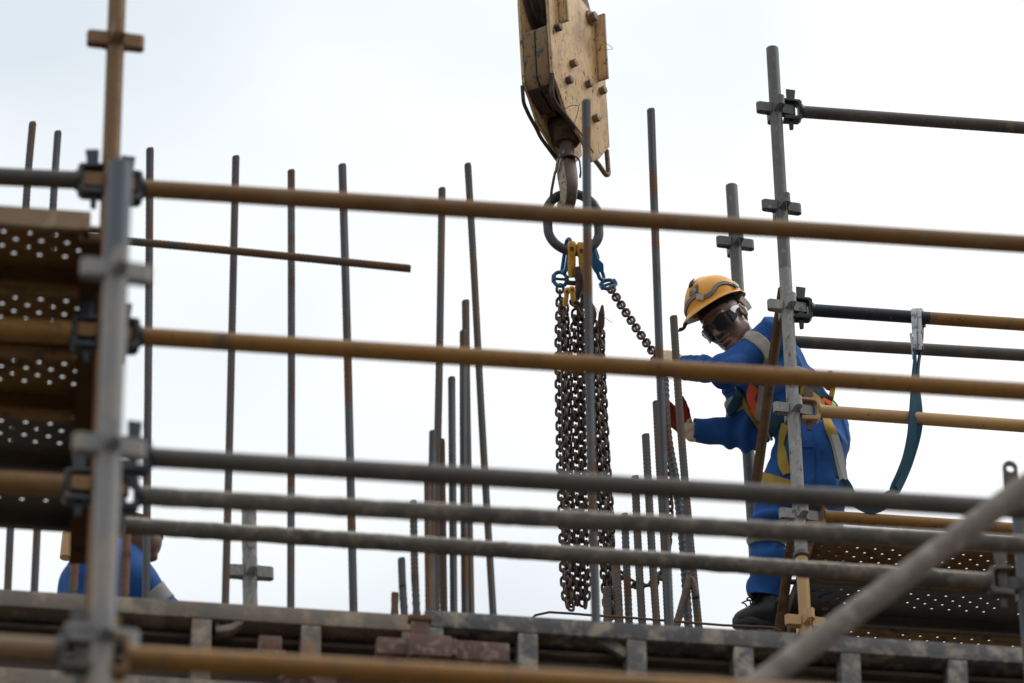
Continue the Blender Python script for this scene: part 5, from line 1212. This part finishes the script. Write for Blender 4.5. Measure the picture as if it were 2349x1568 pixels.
# ------------------------------------------------------------------ the worker bent down behind the formwork
Y2w = Y_BAR + .75
def w2(px, py, dy=0.0): return np.array(at(px, py, Y2w + dy))
K2 = dict(hip=w2(205, 1560, .05), ch=w2(240, 1355, 0), ls=w2(193, 1345, .05), rs=w2(312, 1345, -.05), nk=w2(290, 1292, -.02), hd=w2(309, 1236, -.03), re=w2(372, 1410, -.02), le=w2(150, 1470, .1), rw=w2(420, 1500, .1), lw=w2(200, 1560, -.15))
ft = K2['hip'].copy(); ft[2] -= .85
p2 = thing('person', Vector(ft), 'second worker in blue, bent down behind the rust-flecked formwork panel', 'person')
lo2 = np.min(list(K2.values()) + [ft], 0) - .22; hi2 = np.max(list(K2.values()) + [ft], 0) + .22
G1 = Field(lo2, hi2, .008)
for a, b, r1, r2 in (('hip', 'ch', .12, .12), ('ls', 'rs', .06, .06), ('ch', 'nk', .08, .06), ('nk', 'hd', .055, .052), ('ls', 'le', .045, .04), ('le', 'lw', .04, .03), ('rs', 're', .05, .042), ('re', 'rw', .042, .032)): G1.cone(K2[a], K2[b], r1, r2, .03)
sd2 = np.array(hr) * .1
for s in (1, -1): G1.cone(K2['hip'] + s * sd2, ft + s * sd2 * 1.1 + np.array([0, 0, .05]), .09, .05, .04)
hax = (Vector((hr * .8 - Z_ * .5)).normalized(), Vector((hr * .5 + Z_ * .8)).normalized(), hd)
hc2 = Vector(K2['hd'])
G1.ell(hc2, hax, (.105, .09, .08), .02); G1.ell(hc2 + hax[0] * .10 - hax[1] * .03, hax, (.02, .02, .016), .01); G1.ell(hc2 - hd * .08 + hax[0] * .0, hax, (.02, .03, .01), .006); G1.ell(hc2 + hax[0] * .05 - hax[1] * .07, hax, (.045, .04, .05), .02)
V, F = G1.nets(); V = relax(V, F, 2); b2 = np_part('body', V, F, MT['skin'], p2)
q_ = V[F].mean(1) - K2['hd']; keep = (np.linalg.norm(q_, axis=1) < .13) & (q_ @ np.array(hax[0]) * .8 - q_ @ np.array(hax[1]) < .01) & (q_ @ np.array(hax[1]) > -.05)
a_, b_ = shell(V, vnormals(V, F), F, keep, .006, .006); np_part('hair', a_, b_, MT['hair'], b2)
G2 = Field(lo2, hi2, .008)
for a, b, r1, r2, k in (('hip', 'ch', .15, .145, .05), ('ls', 'rs', .085, .075, .06), ('ch', 'nk', .11, .07, .05), ('ls', 'le', .085, .07, .03), ('le', 'lw', .065, .05, .03)): G2.cone(K2[a], K2[b], r1, r2, k)
G2.cone(K2['rs'], K2['re'], .085, .075, .03); G2.cone(K2['re'], K2['rw'], .07, .05, .02); G2.cone(K2['ch'] + np.array([0, -.05, .05]), (K2['ls'] + K2['rs']) / 2 + np.array([-.01, .02, .05]), .13, .12, .05)
for s in (1, -1): G2.cone(K2['hip'] + s * sd2, ft + s * sd2 * 1.1 + np.array([0, 0, .08]), .105, .08, .04)
V, F = G2.nets(); Nn = vnormals(V, F); V = V + Nn * (.006 * fnoise(V, 15, 1) + .004 * fnoise(V, 34, 5))[:, None]; V = relax(V, F, 2)
np_part('coverall', V, F, MT['blue_cloth'], p2)
m = MB(); m.lathe([(.0, .012), (.02, .012), (.024, 0), (.018, -.01)], hc2 - hd * .088 + hax[0] * .045 + hax[1] * .03, -hd, 12); part('ear_defender_clip', m, MT['greyplastic'], p2)
cc = V[F].mean(1); ar = K2['re'] - K2['rs']; t_ = (cc - K2['rs']) @ ar / (ar @ ar); dist = np.linalg.norm(cc - (K2['rs'] + np.clip(t_, 0, 1)[:, None] * ar), axis=1)
keep = (t_ > .40) & (t_ < .85) & (dist < .11)
tv_ = (V - K2['rs']) @ ar / (ar @ ar)
a_, b_ = shell(snap_rim(V, F, keep, tv_, .40, .85, ar, .02), vnormals(V, F), F, keep, .004, .006); np_part('reflective_band', a_, b_, MT['greypack'], p2)
for s in (1, -1):
    m = MB(); q = Vector(ft) + Vector(sd2) * (s * 1.1); m.prism([(-.09, -.04), (.16, -.045), (.19, 0), (.16, .045), (-.09, .04)], 0, .075, (hr * .9 - hd * .4, hd * .9 + hr * .4, Z_), q); part('boot', m, MT['leather'], p2, bevel=.015)
